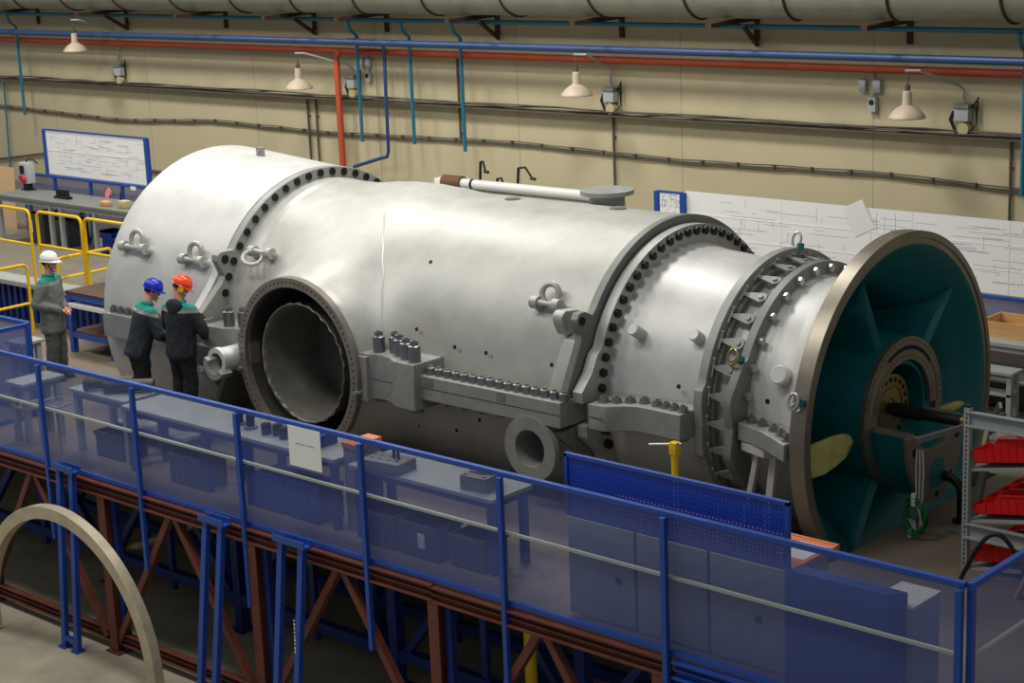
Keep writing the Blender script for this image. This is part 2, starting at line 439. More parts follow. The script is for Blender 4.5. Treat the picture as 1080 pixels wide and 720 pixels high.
# split-line bosses beside the port
def bosses(name, poly, z0, z1, mats='flange', **k):
    """plan outline of (x, y) points standing between z0 and z1"""
    return tb(MB().prism([(x, y, z0) for x, y in poly], (0, 0, z1-z0)), name, mats, **k)
def seamline(x0, x1, y):
    return MB().box(((x0+x1)/2, y-.0005, 0), (x1-x0, .004, .006))
rb = bosses('split_flange_boss', [(-5.46, -1.2), (-5.46, -2.02), (-5.36, -2.02), (-5.28, -1.97), (-5.16, -1.96), (-5.02, -2.0), (-4.88, -2.08), (-4.56, -2.10), (-4.56, -1.5)], -.25, .26, bevel=.012)
tb(MB().box((-4.94, -2.055, 0), (.6, .006, .006)), 'seam', 'dark', rb)
def stud_nut(x, y, z0, parent, h=.17, r=.068, mt='bolt'):
    m = MB().cyl((x, y, z0-.01), (x, y, z0+h), r, seg=20).cyl((x, y, z0+h), (x, y, z0+h+.012), r*1.0, r*.7, seg=20).cyl((x, y, z0+h), (x, y, z0+h+.055), r*.72, seg=6)
    m.cyl((x, y, z0+h+.05), (x, y, z0+h+.068), r*.36, seg=12)
    return tb(m, 'stud_nut', mt, parent)
for x, y in ((-5.29, -1.88), (-5.12, -1.80), (-4.98, -1.87), (-4.81, -1.94), (-4.65, -1.98)): stud_nut(x, y, .26, rb)
for x, y in ((-5.29, -1.88), (-5.12, -1.80), (-4.98, -1.87), (-4.81, -1.94), (-4.65, -1.98)):
    tb(MB().cyl((x, y, -.24), (x, y, -.285), .075, seg=6), 'lower_nut', 'flanged', rb)
lb = bosses('split_flange_boss', [(-7.34, -1.2), (-7.34, -2.02), (-7.40, -2.02), (-7.52, -1.97), (-7.62, -1.97), (-7.75, -2.05), (-8.10, -2.08), (-8.10, -1.5)], -.27, .24, bevel=.012)
for x, y in ((-7.76, -1.93), (-7.58, -1.86), (-7.43, -1.90)): stud_nut(x, y, .24, lb)
# thin cheeks beside the port flange and small pegs
for sx in (-1, 1):
    tb(MB().box((PXC+sx*.97, -1.98, -.02), (.20, .16, .50)), 'port_cheek', 'brownplate' if sx < 0 else 'flange', cc, bevel=.01)
    tb(MB().cyl((PXC+sx*.97+.0, -2.04, -.17), (PXC+sx*.97, -2.16, -.17), .028, seg=14), 'guide_pin', 'mach', cc)
# long split flange
lf = bosses('split_flange', [(-4.60, -1.3), (-4.60, -2.0), (-2.64, -2.0), (-2.64, -1.3)], -.135, .13, bevel=.01)
tb(MB().box((-3.62, -2.001, 0), (1.95, .004, .005)), 'seam', 'dark', lf)
for i in range(16):
    x = -4.50+i*.122
    m = MB().cyl((x, -1.90, .12), (x, -1.90, .20), .052, seg=6).cyl((x, -1.90, .20), (x, -1.90, .212), .046, .03, seg=12).cyl((x, -1.9, .2), (x, -1.9, .225), .022, seg=10)
    tb(m, 'flange_nut', 'bolt', lf)
    if i % 2 == 0: tb(MB().cyl((x, -1.90, -.13), (x, -1.90, -.175), .048, seg=6), 'lower_nut', 'flanged', lf)
for x in (-4.44, -3.42): tb(MB().box((x, -2.002, .075), (.12, .008, .10)), 'pad', 'flanged', lf, bevel=.004)
ef = bosses('exhaust_split_flange', [(-10.12, -1.5), (-10.12, -2.05), (-8.4, -2.02), (-8.4, -1.4)], -.16, .14, bevel=.01)
for i in range(11):
    x = -10.0+i*.15; tb(MB().cyl((x, -1.96, .13), (x, -1.96, .21), .05, seg=6).cyl((x, -1.96, .2), (x, -1.96, .23), .024, seg=10), 'flange_nut', 'bolt', ef)

# flange pair between centre casing and compressor casing
Mq = [(1.90, .0), (1.90, .12), (1.62, .66), (1.61, .73), (1.67, .83), (1.675, .89), (1.63, .95), (1.55, .955), (1.43, .90)]
md = tb(ring(-2.75, -2.66, outline(Mq, 1.672, [(1.72, 0), (1.72, .16), (1.93, .2), (1.92, .28), (1.62, .55)]), 1.45), 'casing_flange', 'flanged', bevel=.008)  # darker tone puts the shade of its forward face into the colour
tb(MB().cyl((-2.665, -1.60, .87), (-2.65, -1.60, .87), .045, seg=14), 'lug_hole', 'dark', md)
for zs, nm in ((1, 'flange_foot'), (-1, 'flange_foot')):
    pts = [(1.55, .0), (1.90, .0), (1.90, .12), (1.62, .66), (1.50, .70)] if zs > 0 else [(1.55, -.02), (1.72, -.02), (1.72, -.17), (1.93, -.21), (1.92, -.29), (1.62, -.56), (1.45, -.6)]
    tb(MB().prism([(-2.90, -h, z) for h, z in pts], (.16, 0, 0)), nm, 'cast', md, bevel=.008)
lp = [(1.42, .70), (1.60, .70), (1.655, .79)]+[(1.60+.078*math.cos(t), .872+.078*math.sin(t)) for t in [-.5+k*.3 for k in range(8)]]+[(1.42, .93)]
tb(MB().prism([(-2.98, -h, z) for h, z in lp], (.13, 0, 0)), 'lug_block', 'cast', md, bevel=.008)
Lq = [(1.60, .0), (1.60, .08), (1.79, .09), (1.80, .20), (1.64, .36), (1.55, .53)]
mlf = tb(ring(-2.64, -2.52, outline(Lq, 1.585, [(1.60, 0), (1.60, .14), (1.75, .16), (1.74, .27), (1.52, .48)]), 1.2), 'compressor_flange', 'cast', bevel=.008)
for i in range(50):
    a = 7.2+i*5.77
    if a > 150 and a < 205: continue
    if a > 330: break
    c = pol(-2.52, 1.518, a)
    if a > 205 and a < 320: continue
    tb(MB().cyl(c-V((.01, 0, 0)), c+V((.036, 0, 0)), .047, seg=6).cyl(c+V((.03, 0, 0)), c+V((.042, 0, 0)), .038, .028, seg=12), 'flange_bolt', 'boltd', mlf)
for a in (-9.5, -15.5):
    c = pol(-2.52, 1.50, a); tb(MB().cyl(c-V((.01, 0, 0)), c+V((.055, 0, 0)), .052, seg=6), 'flange_bolt', 'boltd', mlf)

# compressor casing
cp = tb(MB().lathe([(-2.53, 1.40), (-2.48, 1.385), (-2.42, 1.36), (-2.30, 1.345), (-2.0, 1.325), (-1.7, 1.29), (-1.40, 1.25), (-1.40, 1.0), (-2.53, 1.0)], seg=128), 'compressor_casing', 'castw')
def stub(x, a, R, r, h, parent):
    p = pol(x, R, a); d = nrm(a)
    return tb(MB().cyl(p-d*.05, p+d*h, r, seg=24).cyl(p+d*h, p+d*(h+.012), r*.98, r*.86, seg=24), 'stub_pipe', 'castw', parent)
stub(-2.27, 31, 1.345, .062, .16, cp); stub(-1.63, 34, 1.27, .062, .12, cp)
def hole(x, a, R, parent, r=.022):
    p = pol(x, R, a); d = nrm(a)
    m = MB().cyl(p-d*.02, p+d*.004, r, seg=12); return tb(m, 'tapped_hole', 'dark', parent)
for x, a in ((-2.36, 12), (-1.74, 12)): hole(x, a, 1.335 if x < -2 else 1.295, cp)
for x, a in ((-5.12, 43.5), (-5.0, 17), (-4.41, 13), (-3.96, 13), (-3.06, 13), (-5.10, -22), (-4.10, -13), (-4.5, -20)): hole(x, a, 1.661, cc)
RM = mat('red_marker', (.75, .25, .22), .7)
m = MB()
for x, a, R in ((-5.0, 16, 1.662), (-4.41, 12, 1.662), (-3.96, 12, 1.662), (-3.06, 12, 1.662), (-2.36, 9.5, 1.338), (-1.74, 9.8, 1.30)):
    for k in range(3):
        p = pol(x+.05+.022*k, R, a); m.bar(p-tang(a)*.018, p+tang(a)*.018+V((.012*(k % 2), 0, 0)), .004, .004)
tb(m, 'marker_scribble', RM)
# front split flange (compressor)
cf = bosses('compressor_split_flange', [(-2.40, -1.2), (-2.40, -1.86), (-2.20, -1.84), (-2.06, -1.72), (-1.95, -1.66), (-1.80, -1.66), (-1.42, -1.68), (-1.42, -1.1)], -.13, .13, bevel=.01)
tb(MB().box((-2.3, -1.857, 0), (.18, .005, .005)), 'seam', 'dark', cf)
for x, y in ((-2.31, -1.72), (-2.20, -1.66), (-2.09, -1.58), (-1.96, -1.52), (-1.80, -1.53), (-1.69, -1.54), (-1.58, -1.55), (-1.47, -1.56)):
    m = MB().cyl((x, y, .12), (x, y, .145), .062, seg=20).cyl((x, y, .14), (x, y, .185), .05, .042, seg=16).cyl((x, y, .18), (x, y, .20), .022, seg=10)
    tb(m, 'flange_nut', 'bolt', cf)
    tb(MB().cyl((x, y, -.125), (x, y, -.16), .055, seg=6), 'lower_nut', 'flanged', cf)

# vane carrier with its two rings, levers and actuating ring
dr = tb(ring(-1.42, -1.32, outline([(1.46, 0), (1.47, .2), (1.45, .32)], 1.448), 1.1), 'vane_ring', 'flange', bevel=.006)
vc = tb(MB().lathe([(-1.33, 1.24), (-1.04, 1.24), (-1.04, 1.0), (-1.33, 1.0)], seg=96), 'vane_carrier', 'castw')
er = tb(ring(-1.06, -.965, outline([(1.46, 0), (1.50, .22), (1.49, .30), (1.33, .52), (1.28, .60)], 1.352), 1.0), 'intake_flange', 'flanged', bevel=.006)  # shade on this forward-facing flange is painted in by the darker steel
tb(MB().lathe([(-1.315, 1.30), (-1.29, 1.30), (-1.29, 1.335), (-1.315, 1.335)], seg=96), 'actuating_ring', 'flange')
for i in range(18):
    a = -46+i*11.4
    d, t = nrm(a), tang(a); px = V((1, 0, 0))
    p0 = pol(-1.30, 1.36, a); p1 = pol(-1.13, 1.335, a)
    # teardrop lever plate lying tangent to the drum
    out = []
    for k in range(13):
        th = -PI/2+PI*k/12; out.append(p1+px*math.cos(th)*.062+t*math.sin(th)*.062)
    out += [p0+t*.022, p0-t*.022]
    m = MB().prism([q-d*.014 for q in out], d*.028); lv = tb(m, 'vane_lever', 'flange', vc, bevel=.004)
    m = MB().cyl(p1-d*.12, p1-d*.01, .028, seg=12).cyl(p1+d*.01, p1+d*.035, .026, seg=10); tb(m, 'lever_pivot', 'flange', lv)
    m = MB().sphere(p0+d*.005-px*.015, .026, seg=10).sphere(p0+t*.075-px*.02+d*.03, .022, seg=10).cyl(p0+t*.075-px*.02+d*.03, p0-t*.10-px*.01+d*.02, .011, seg=8)
    tb(m, 'ball_joint', 'mach', lv)
for i in range(15):
    a = -36+i*12.2; c = pol(-.965, 1.283, a)
    tb(MB().cyl(c-V((.01, 0, 0)), c+V((.05, 0, 0)), .042, seg=6), 'flange_bolt', 'mach', er)
# intake casing
ic = tb(MB().lathe([(-.97, 1.225), (-.9, 1.205), (-.62, 1.195), (-.42, 1.30), (-.25, 1.5), (-.16, 1.62), (-.13, 1.62), (-.22, 1.47), (-.38, 1.27), (-.60, 1.15), (-.97, 1.12)], seg=128), 'intake_casing', 'castw')
stub(-.62, 24, 1.195, .095, .13, ic)
hole(-.77, 12, 1.20, ic, .025)
itf = bosses('intake_split_flange', [(-.95, -1.15), (-.95, -1.41), (-.79, -1.45), (-.59, -1.53), (-.38, -1.65), (-.20, -1.76), (-.19, -1.62), (-.40, -1.33), (-.60, -1.20)], -.10, .07, mats='flange', bevel=.01)
for x, y in ((-.84, -1.33), (-.70, -1.36), (-.52, -1.44), (-.38, -1.53), (-.25, -1.63)):
    m = MB().cyl((x, y, .06), (x, y, .085), .055, seg=18).cyl((x, y, .08), (x, y, .125), .042, seg=6).cyl((x, y, .12), (x, y, .145), .02, seg=10); tb(m, 'flange_nut', 'bolt', itf)
tb(MB().prism([(-.92, -1.40, -.20), (-.60, -1.50, -.20), (-.42, -1.30, -.20), (-.90, -1.1, -.20)], (0, 0, .10)), 'lower_pad', 'castw', itf, bevel=.01)
for x0, x1 in ((-.76, -.93), (-.58, -.67)):
    tb(MB().bar((x0, -1.34, -.18), (x1, -1.36, -1.0), .07, .05), 'support_strut', 'castw', ic)
# rim and bell
br = tb(MB().lathe([(-.165, 1.60), (-.165, 1.725), (-.155, 1.735), (-.005, 1.735), (0, 1.728), (0, 1.672), (-.012, 1.668), (-.012, 1.612), (-.03, 1.60)], seg=160), 'intake_rim', 'rim')
tb(MB().lathe([(-.012, 1.612), (-.03, 1.60), (-.10, 1.55), (-.20, 1.45), (-.34, 1.30), (-.52, 1.18), (-.75, 1.12), (-1.05, 1.10), (-1.05, 1.08), (-.75, 1.09), (-.52, 1.15), (-.36, 1.26), (-.24, 1.4), (-.14, 1.50), (-.04, 1.57)], seg=128), 'intake_bell', 'teal')
hb = tb(MB().lathe([(-.05, .72), (-.25, .725), (-1.05, .80), (-1.05, .5), (-.5, .45), (-.05, .45)], seg=96), 'hub_cone', 'teal')
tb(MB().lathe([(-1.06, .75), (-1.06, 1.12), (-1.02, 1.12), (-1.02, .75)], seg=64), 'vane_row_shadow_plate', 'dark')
# inlet vanes behind the bell throat
for i in range(40):
    a = i*9.0; d, t = nrm(a), tang(a)
    p0, p1 = pol(-.98, .79, a), pol(-.98, 1.1, a)
    if -70 < a < 190 or a > 290: tb(MB().bar(p0, p1, .10, .012, up=(V((1, 0, 0))+t*.6)), 'inlet_vane', 'port', hb)
# radial struts
def strut(a, th0=.05, th1=.16):
    d, t = nrm(a), tang(a)
    m = MB(); P = lambda x, r, s_: V((x, 0, 0))+d*r+t*s_
    rings = []
    for r, xf, xb in ((.70, -.06, -.95), (1.0, -.07, -.93), (1.10, -.072, -.74), (1.27, -.08, -.31), (1.47, -.085, -.14)):
        q = min(1, (xf-xb)/.5); rings.append([P(xf, r, 0), P(xf-.05*q, r, th0*q), P((xf+xb)/2, r, th1*.6*q), P(xb, r, .03*q), P(xb, r, -.03*q), P((xf+xb)/2, r, -th1*.6*q), P(xf-.05*q, r, -th0*q)])
    m.loft(rings); return tb(m, 'radial_strut', 'teal', hb)
for a in (137, 66, 222, 300): strut(a)
# hub ring on the upper half, narrower ring below
hr = tb(MB().lathe([(-.05, .50), (0, .50), (0, .615), (-.01, .62), (-.01, .635), (0, .64), (0, .725), (-.05, .725)], a0=-3, a1=183, seg=72), 'hub_ring', 'rim')
m = MB()
for i in range(30):
    a = 3+i*6; 
    for r in (.545, .69): c = pol(0, r, a); m.cyl(c-V((.01, 0, 0)), c+V((.002, 0, 0)), .009, seg=8)
tb(m, 'ring_holes', 'dark', hr)
m = MB().lathe([(-.004, .60), (.002, .60), (.002, .638), (-.004, .638)], a0=62, a1=140, seg=32); tb(m, 'ring_slot', 'dark', hr)
tb(MB().lathe([(-.06, .62), (-.01, .62), (-.01, .735), (-.06, .735)], a0=-177, a1=-3, seg=64), 'lower_hub_ring', 'rim', hb)
tb(MB().lathe([(-.9, .49), (-.05, .49), (-.05, .50), (-.9, .51)], a0=-5, a1=185, seg=48), 'hub_bore', 'teal', hb)
# shaft end flange
sf = tb(MB().lathe([(-.30, .0), (-.17, .0), (-.17, .10), (-.155, .105), (-.155, .20), (-.165, .205), (-.165, .225), (-.15, .23), (-.15, .34), (-.30, .34)], seg=64), 'shaft_flange', 'gold')
for i in range(20): c = pol(-.15, .285, i*18); tb(MB().cyl(c-V((.02, 0, 0)), c+V((.002, 0, 0)), .027, seg=12), 'flange_hole', 'dark', sf)
tb(MB().cyl((-.9, 0, 0), (-.3, 0, 0), .2, seg=32), 'shaft', 'mach', sf)
# lower bearing housing that sticks out of the hub
def saddle(k, y0=.36, cut=.20):
    P = [(-k*.53*math.cos(t), -.10-k*.74*math.sin(t)) for t in [PI*q/30 for q in range(31)]]
    return P+[(y0, -.10), (y0*.72, -.10-cut*.7), (y0*.3, -.10-cut), (-y0*.3, -.10-cut), (-y0*.72, -.10-cut*.7), (-y0, -.10)]
bh = tb(MB().prism([(-.3, y, z) for y, z in saddle(.95)], (.60, 0, 0)), 'bearing_housing', 'teal', bevel=.01)
tb(MB().prism([(.30, y, z) for y, z in saddle(1.0)], (.05, 0, 0)), 'housing_end_plate', 'brownplate', bh, bevel=.005)
tb(MB().cyl((.34, .02, -.56), (.353, .02, -.56), .15, seg=28), 'teal_window', 'teal', bh)
for y, z, r in ((-.40, -.26, .045), (.40, -.26, .045), (-.24, -.60, .025), (.28, -.62, .025), (.02, -.77, .03)): tb(MB().cyl((.34, y, z), (.353, y, z), r, seg=20), 'plate_hole', 'dark', bh)
for s in (-1, 1): tb(MB().box((0, s*.44, -.09), (.62, .14, .02)), 'split_ledge', 'mach', bh)
tb(MB().cyl((-.16, 0, .0), (.62, 0, .0), .055, seg=20).cyl((-.1, 0, 0), (.2, 0, 0), .07, seg=20), 'alignment_shaft', 'black', sf)
tb(MB().cyl((.62, 0, 0), (.66, 0, 0), .06, seg=20), 'shaft_collar', 'gold', sf)
tb(MB().cyl((.66, 0, 0), (.80, 0, 0), .058, .045, seg=20), 'shaft_tip', 'white', sf)
# film wrapped covers left at the split line inside the bell
def film(pts, nm):
    m = MB(); rings = []
    for y, zt, zb, x in pts:
        rings.append([V((x-.03, y, zb)), V((x, y, zb)), V((x+.012, y, (zt+zb)/2)), V((x, y, zt)), V((x-.03, y, zt))])
    return tb(m.loft(rings), 'film_cover', 'foam', hb, smooth=70)
film([(-.865, -.095, -.11, -.04), (-.93, -.02, -.15, -.02), (-1.05, .03, -.20, .0), (-1.22, .055, -.235, .005), (-1.38, .05, -.27, -.01), (-1.50, .03, -.28, -.05), (-1.575, .0, -.26, -.06)], 'near')
film([(.74, -.15, -.22, -.03), (.9, -.14, -.235, -.01), (1.08, -.16, -.24, -.01), (1.2, -.19, -.24, -.03), (1.27, -.22, -.235, -.05)], 'far')

# lifting trunnions (bar between two bosses, ring link)
def trunnion(x0, x1, a, R, lay=False):
    d, t = nrm(a), tang(a); px = V((1, 0, 0))
    pa, pb = pol(x0, R+.085, a), pol(x1, R+.085, a); L = (pb-pa).length
    m = MB()
    n = 10; m.tube([pa+(pb-pa)*(i/n) for i in range(n+1)], [.050-.022*math.sin(PI*i/n) for i in range(n+1)], 14)
    k = tb(m, 'lug_bar', 'cast')
    for p in (pa, pb):
        tb(MB().cyl(p-px*.045, p+px*.045, .066, seg=20).cyl(p-d*.13, p, .066, .056, seg=16), 'lifting_lug', 'cast', k)
    c = (pa+pb)/2
    if lay: tb(MB().torus(c-t*.10+d*.05-px*.05, .115, .026, (d+t*.5).normalized()+px*.4, seg=28), 'link_ring', 'cast', k)
    else: tb(MB().torus(c+t*.115-d*.01, .10, .032, d+px*.15-t*.35, seg=28), 'link_ring', 'cast', k)
trunnion(-9.93, -9.52, 28.2, 1.925); trunnion(-8.82, -8.48, 27.4, 1.845); trunnion(-3.38, -3.10, 33, 1.66)
trunnion(-7.86, -7.56, 36, 1.665, lay=True)
tb(MB().box((-9.28, -.02, 1.93), (.12, .05, .14), bev=.01).cyl((-9.28, -.06, 1.95), (-9.28, .02, 1.95), .025, seg=10), 'lifting_eye_plate', 'flange')
# shackles with green caps
def shackle(p, d, name_mat):
    k = tb(MB().torus(V(p)+V(d)*.06, .05, .013, V((0, -.6, .2)), sc=1.5).torus(V(p)+V((.0, -.02, -.05)), .038, .011, V((.7, -.5, .2))), 'swivel_eye', name_mat)
    tb(MB().cyl(V(p)-V(d)*.03+V((.05, .0, .0)), V(p)+V(d)*.03+V((.05, 0, 0)), .036, seg=16), 'eye_base', 'teal', k); return k
shackle(pol(-.10, 1.76, 15.5), nrm(15.5), 'mach'); shackle(pol(-1.06, 1.42, 27), nrm(27), 'gold'); shackle(pol(-1.37, 1.46, 99), nrm(99), 'mach')
# upright flanged pipe on the back of the drum
tb(MB().cyl((-4.12, .62, 1.40), (-4.12, .62, 1.71), .20, seg=40).cyl((-4.12, .62, 1.40), (-4.12, .62, 1.52), .24, .20, seg=40).cyl((-4.12, .62, 1.70), (-4.12, .62, 1.748), .30, seg=48), 'vent_pipe', 'flange')
for x, y, r in ((-5.0, .02, .09), (-3.55, .10, .09)): tb(MB().cyl((x, y, 1.645), (x, y, 1.672), r, seg=24).cyl((x, y, 1.66), (x, y, 1.678), r*.6, seg=12), 'inspection_plug', 'flanged', cc)
# side branch pipes
def pipe(name, x, y0, z, L, ro, ri, fr, mt='flange'):
    m = MB(); seg = 40; prof = [(y0, ri), (y0, fr), (y0+.07, fr), (y0+.07, ro), (y0+L, ro), (y0+L, ri)]
    vs = [[m.bm.verts.new((x+r*math.cos(2*PI*i/seg), y, z+r*math.sin(2*PI*i/seg))) for y, r in prof] for i in range(seg)]
    for i in range(seg):
        for j in range(len(prof)): m.bm.faces.new((vs[i][j], vs[i][(j+1) % 6], vs[(i+1) % seg][(j+1) % 6], vs[(i+1) % seg][j]))
    k = tb(m, name, mt)
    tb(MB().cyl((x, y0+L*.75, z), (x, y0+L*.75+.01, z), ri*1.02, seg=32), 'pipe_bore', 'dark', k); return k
pipe('branch_pipe', -3.04, -2.02, -.40, .62, .23, .195, .335)
pipe('branch_pipe', -7.56, -2.32, -.08, .45, .145, .105, .16, 'castw')
m = MB().lathe([(0, .1), (.16, .1), (.16, .17), (0, .17)], a0=150, a1=330, seg=24)
bmesh.ops.rotate(m.bm, cent=(0, 0, 0), matrix=Matrix.Rotation(PI/2, 3, 'Z'), verts=m.bm.verts); bmesh.ops.translate(m.bm, vec=(-7.50, -2.42, -.1), verts=m.bm.verts)
tb(m, 'half_clamp', 'flange')
# lower casing brackets beside the workers, and feet
tb(MB().box((-8.0, -1.98, -.12), (.34, .30, .26)).box((-8.14, -1.95, .12), (.05, .16, .34)), 'bracket_block', 'flange', bevel=.01)
tb(MB().box((-7.95, -1.75, -.55), (.06, .5, .7), (0, .5, 0)).box((-7.4, -1.7, -.62), (.06, .4, .8), (0, -.5, 0)), 'lower_rib', 'flanged')
for x in (-9.4, -5.6, -2.0):
    tb(MB().prism([(x-.15, -.9, -2.05), (x-.15, .9, -2.05), (x-.15, 1.0, -1.0), (x-.15, .5, -1.25), (x-.15, -.5, -1.25), (x-.15, -1.0, -1.0)], (.3, 0, 0)), 'pit_saddle', 'blued')
tb(MB().box((-5.1, 0, -2.04), (8.6, 2.0, .02)), 'base_skid', 'blued')
for x in (-9.4, -5.6, -2.0): tb(MB().box((x, 0, -2.55), (.4, 1.6, 1.0)), 'base_pedestal', 'blued')

# ------------------------------------------------------------------ platform frame under the fence
YF = -4.0
SF = thing('platform_truss', 'red-brown steel truss frame with blue channel carrying the platform edge', 'steel frame', (-4, YF, 0))
so_ = V((-4, YF, 0))
def sp(m, name, mt, **k): return m.build(name, mt, SF, org=so_, **k)
def channel(x0, x1, z0, z1, y, m=None):
    m = m or MB(); h = z1-z0
    m.box(((x0+x1)/2, y+.03, (z0+z1)/2), (x1-x0, .012, h)); m.box(((x0+x1)/2, y, z1-.008), (x1-x0, .075, .016)); m.box(((x0+x1)/2, y, z0+.008), (x1-x0, .075, .016)); m.box(((x0+x1)/2, y+.01, (z0+z1)/2), (x1-x0, .05, .014))
    return m
sp(channel(-13, -2.46, 1.83, 1.985, -4.03), 'edge_beam', 'rust'); sp(channel(-2.46, .22, 1.82, 1.97, -4.03), 'edge_beam', 'rust'); sp(channel(.26, 2.86, 1.82, 1.97, -4.03), 'edge_beam', 'blue')
for x in (-12.65, -10.1, -7.55, -5.0, -2.45, .12, 2.7):
    m = MB().box((x, -3.99, .93), (.014, .14, 1.8)).box((x, -4.055, .93), (.13, .012, 1.8)).box((x, -3.925, .93), (.13, .012, 1.8)).box((x, -3.99, .01), (.24, .22, .02))
    sp(m, 'column', 'rust'); sp(MB().box((x+.11, -3.95, .93), (.07, .07, 1.8)), 'column_stiffener', 'blued')
for xa in (-11.4, -8.9, -6.32, -3.72, -1.16, 1.4):
    for s in (-1, 1):
        sp(MB().bar((xa+s*.05, -4.0, 1.82), (xa+s*1.18, -4.0, .14), .075, .075), 'diagonal', 'rust')
    sp(MB().box((xa, -3.97, 1.79), (.34, .02, .10)), 'gusset', 'blued')
sp(channel(-13, 2.8, .10, .24, -3.99), 'ground_beam', 'rust')
def back_frame(y, xs, label):
    B = thing('platform_trestle', label, 'trestle', (-4, y, 0)); o = V((-4, y, 0))
    for x in xs:
        MB().box((x, y, .93), (.12, .12, 1.86)).box((x, y, .01), (.24, .24, .02)).build('column', 'blued', B, org=o)
    for a, b_ in zip(xs[:-1], xs[1:]):
        c = (a+b_)/2
        MB().bar((c, y, 1.8), (a+.06, y, .3), .08, .08).build('diagonal', 'blued', B, org=o); MB().bar((c, y, 1.8), (b_-.06, y, .3), .08, .08).build('diagonal', 'blued', B, org=o)
        MB().box((c, y, 1.0), (.08, .06, 1.6)).build('post', 'blued', B, org=o)
    MB().box(((xs[0]+xs[-1])/2, y, .38), (xs[-1]-xs[0], .1, .12)).build('lower_beam', 'blued', B, org=o)
    MB().box(((xs[0]+xs[-1])/2, y, 1.79), (xs[-1]-xs[0], .1, .14)).build('upper_beam', 'blued', B, org=o)
    return B
back_frame(-2.75, (-12.2, -9.4, -6.9, -4.35, -1.8, .75, 2.6), 'blue steel trestle standing close behind the red-brown truss under the platform')
back_frame(-1.85, (-11.6, -8.2, -5.6, -3.1, -.5, 2.0), 'blue steel trestle deepest in the shade under the platform, beside the pit')
MB_y = MB().cyl((-2.15, -3.1, 0), (-2.15, -3.1, 1.88), .06, seg=16); single(MB_y, 'prop_post', 'yellow', 'dirty yellow prop post in the shade behind a red-brown column under the platform', 'post', (-2.15, -3.1, 0))
# loose blue ladder frames propped against the beam
def ladder_frame(loc, h, w, lean, side, label):
    R = thing('ladder_frame', label, 'frame', loc)
    for s in (-1, 1):
        MB().bar((s*w/2, 0, .02), (s*w/2+side, lean, h-.05), .07, .06).build('upright', 'blue', R)
        MB().box((s*w/2, 0, .01), (.12, .12, .02)).build('foot_plate', 'blue', R)
    MB().box((side, lean, h-.06), (w+.16, .10, .02)).box((side, lean-.05, h-.03), (w+.16, .014, .07)).box((side, lean+.05, h-.03), (w+.16, .014, .07)).build('head_channel', 'blue', R)
    MB().box((0, 0, .12), (w, .05, .05)).build('foot_rail', 'blue', R)
    return R
fr = ladder_frame((-8.03, -4.30, 0), 2.13, .24, .16, .0, 'blue ladder-like frame standing behind the bare steel arch')
ladder_frame((-5.53, -4.36, 0), 2.07, .24, .19, .12, 'slanting blue ladder-like frame between two truss columns, second from the steel arch')
ladder_frame((-4.30, -4.36, 0), 2.10, .30, .19, .08, 'wide blue ladder-like frame with small white lettering, farthest from the steel arch')
m = MB()
for k in range(9):
    m.box((-4.13+.01, -4.36+.10, 1.30-k*.045), (.006, .0, .0)) if False else None
    m.box((-4.105, -4.298+.07*(1.3-k*.04)/2-.06, 1.32-k*.04), (.014+.004*(k % 2), .004, .016+.006*(k % 3)))
lt = m.build('stencil_letters', 'white', None, org=(-4.30, -4.36, 0), smooth=0); lt.parent = bpy.data.objects['ladder_frame.002']
# half ring standing on the hall floor
m = MB(); rings = []
for k in range(61):
    t = -math.radians(6.3)+math.radians(192.6)*k/60; c, s_ = math.cos(t), math.sin(t)
    rings.append([V((c*r, y, s_*r)) for r, y in ((1.47, -.06), (1.615, -.06), (1.615, .06), (1.47, .06))])
m.loft(rings)
single(m, 'half_ring', 'arch', 'big bare steel half ring standing upright like an arch on the hall floor', 'half ring', (0, 0, 0), bevel=.006).location = (-7.74, -4.50, .175)

# ------------------------------------------------------------------ mesh fences
def fence(name_label, p0, dirv, posts, z0, z1, mid=None, posty=0., down=0., thick=.05, group=None, panel=True, endpost=True, rail='blue'):
    """posts: distances along dirv from p0"""
    p0 = V(p0); d = V(dirv).normalized(); n = V((d.y, -d.x, 0))
    R = thing('mesh_fence', name_label, 'fence', (p0.x, p0.y, z0), math.atan2(d.y, d.x), group)
    H = z1-z0; L0, L1 = posts[0], posts[-1]
    MB().box(((L0+L1)/2, 0, H-.02), (L1-L0+.04, .05, .045)).build('top_rail', rail, R, bevel=.004)
    if mid: MB().box(((L0+L1)/2, -.01, mid-z0), (L1-L0, .03, .025)).build('middle_rail', 'greyl', R)
    MB().box(((L0+L1)/2, 0, .03), (L1-L0, .03, .05)).build('bottom_rail', rail, R)
    for x in posts: MB().box((x, -posty, (H-.04-down)/2), (.05, .05, H-.04+down)).build('post', rail, R, bevel=.003)
    if panel:
        for a, b_ in zip(posts[:-1], posts[1:]): MB().box(((a+b_)/2, .012, H/2+.01), (b_-a-.004, .004, H-.08)).build('mesh_panel', 'mesh', R, smooth=0)
    return R
fx = [-12.0+0, -10.25, -8.52, -6.79, -5.08, -3.30, -1.56, .20, 2.79]
fence('long blue perforated mesh fence along the near edge of the platform', (0, YF, 0), (1, 0, 0), fx, 1.99, 3.215, mid=2.67, posty=.05, down=.85)
fence('short blue mesh fence closing the platform side beside the red bin rack', (2.84, YF, 0), (0, 1, 0), [.03, 1.6, 3.2], 1.99, 3.215, mid=2.66, down=.1)
fence('blue mesh fence corner bay behind the grey stools, beside the man in a white helmet', (-10.47, -2.9, 0), (-1, 0, 0), [0, 1.6, 3.2], 2.0, 3.19)
fence('blue mesh fence return running from the corner bay to the near fence', (-10.42, -2.9, 0), (0, -1, 0), [.05, 1.0], 2.0, 3.19)
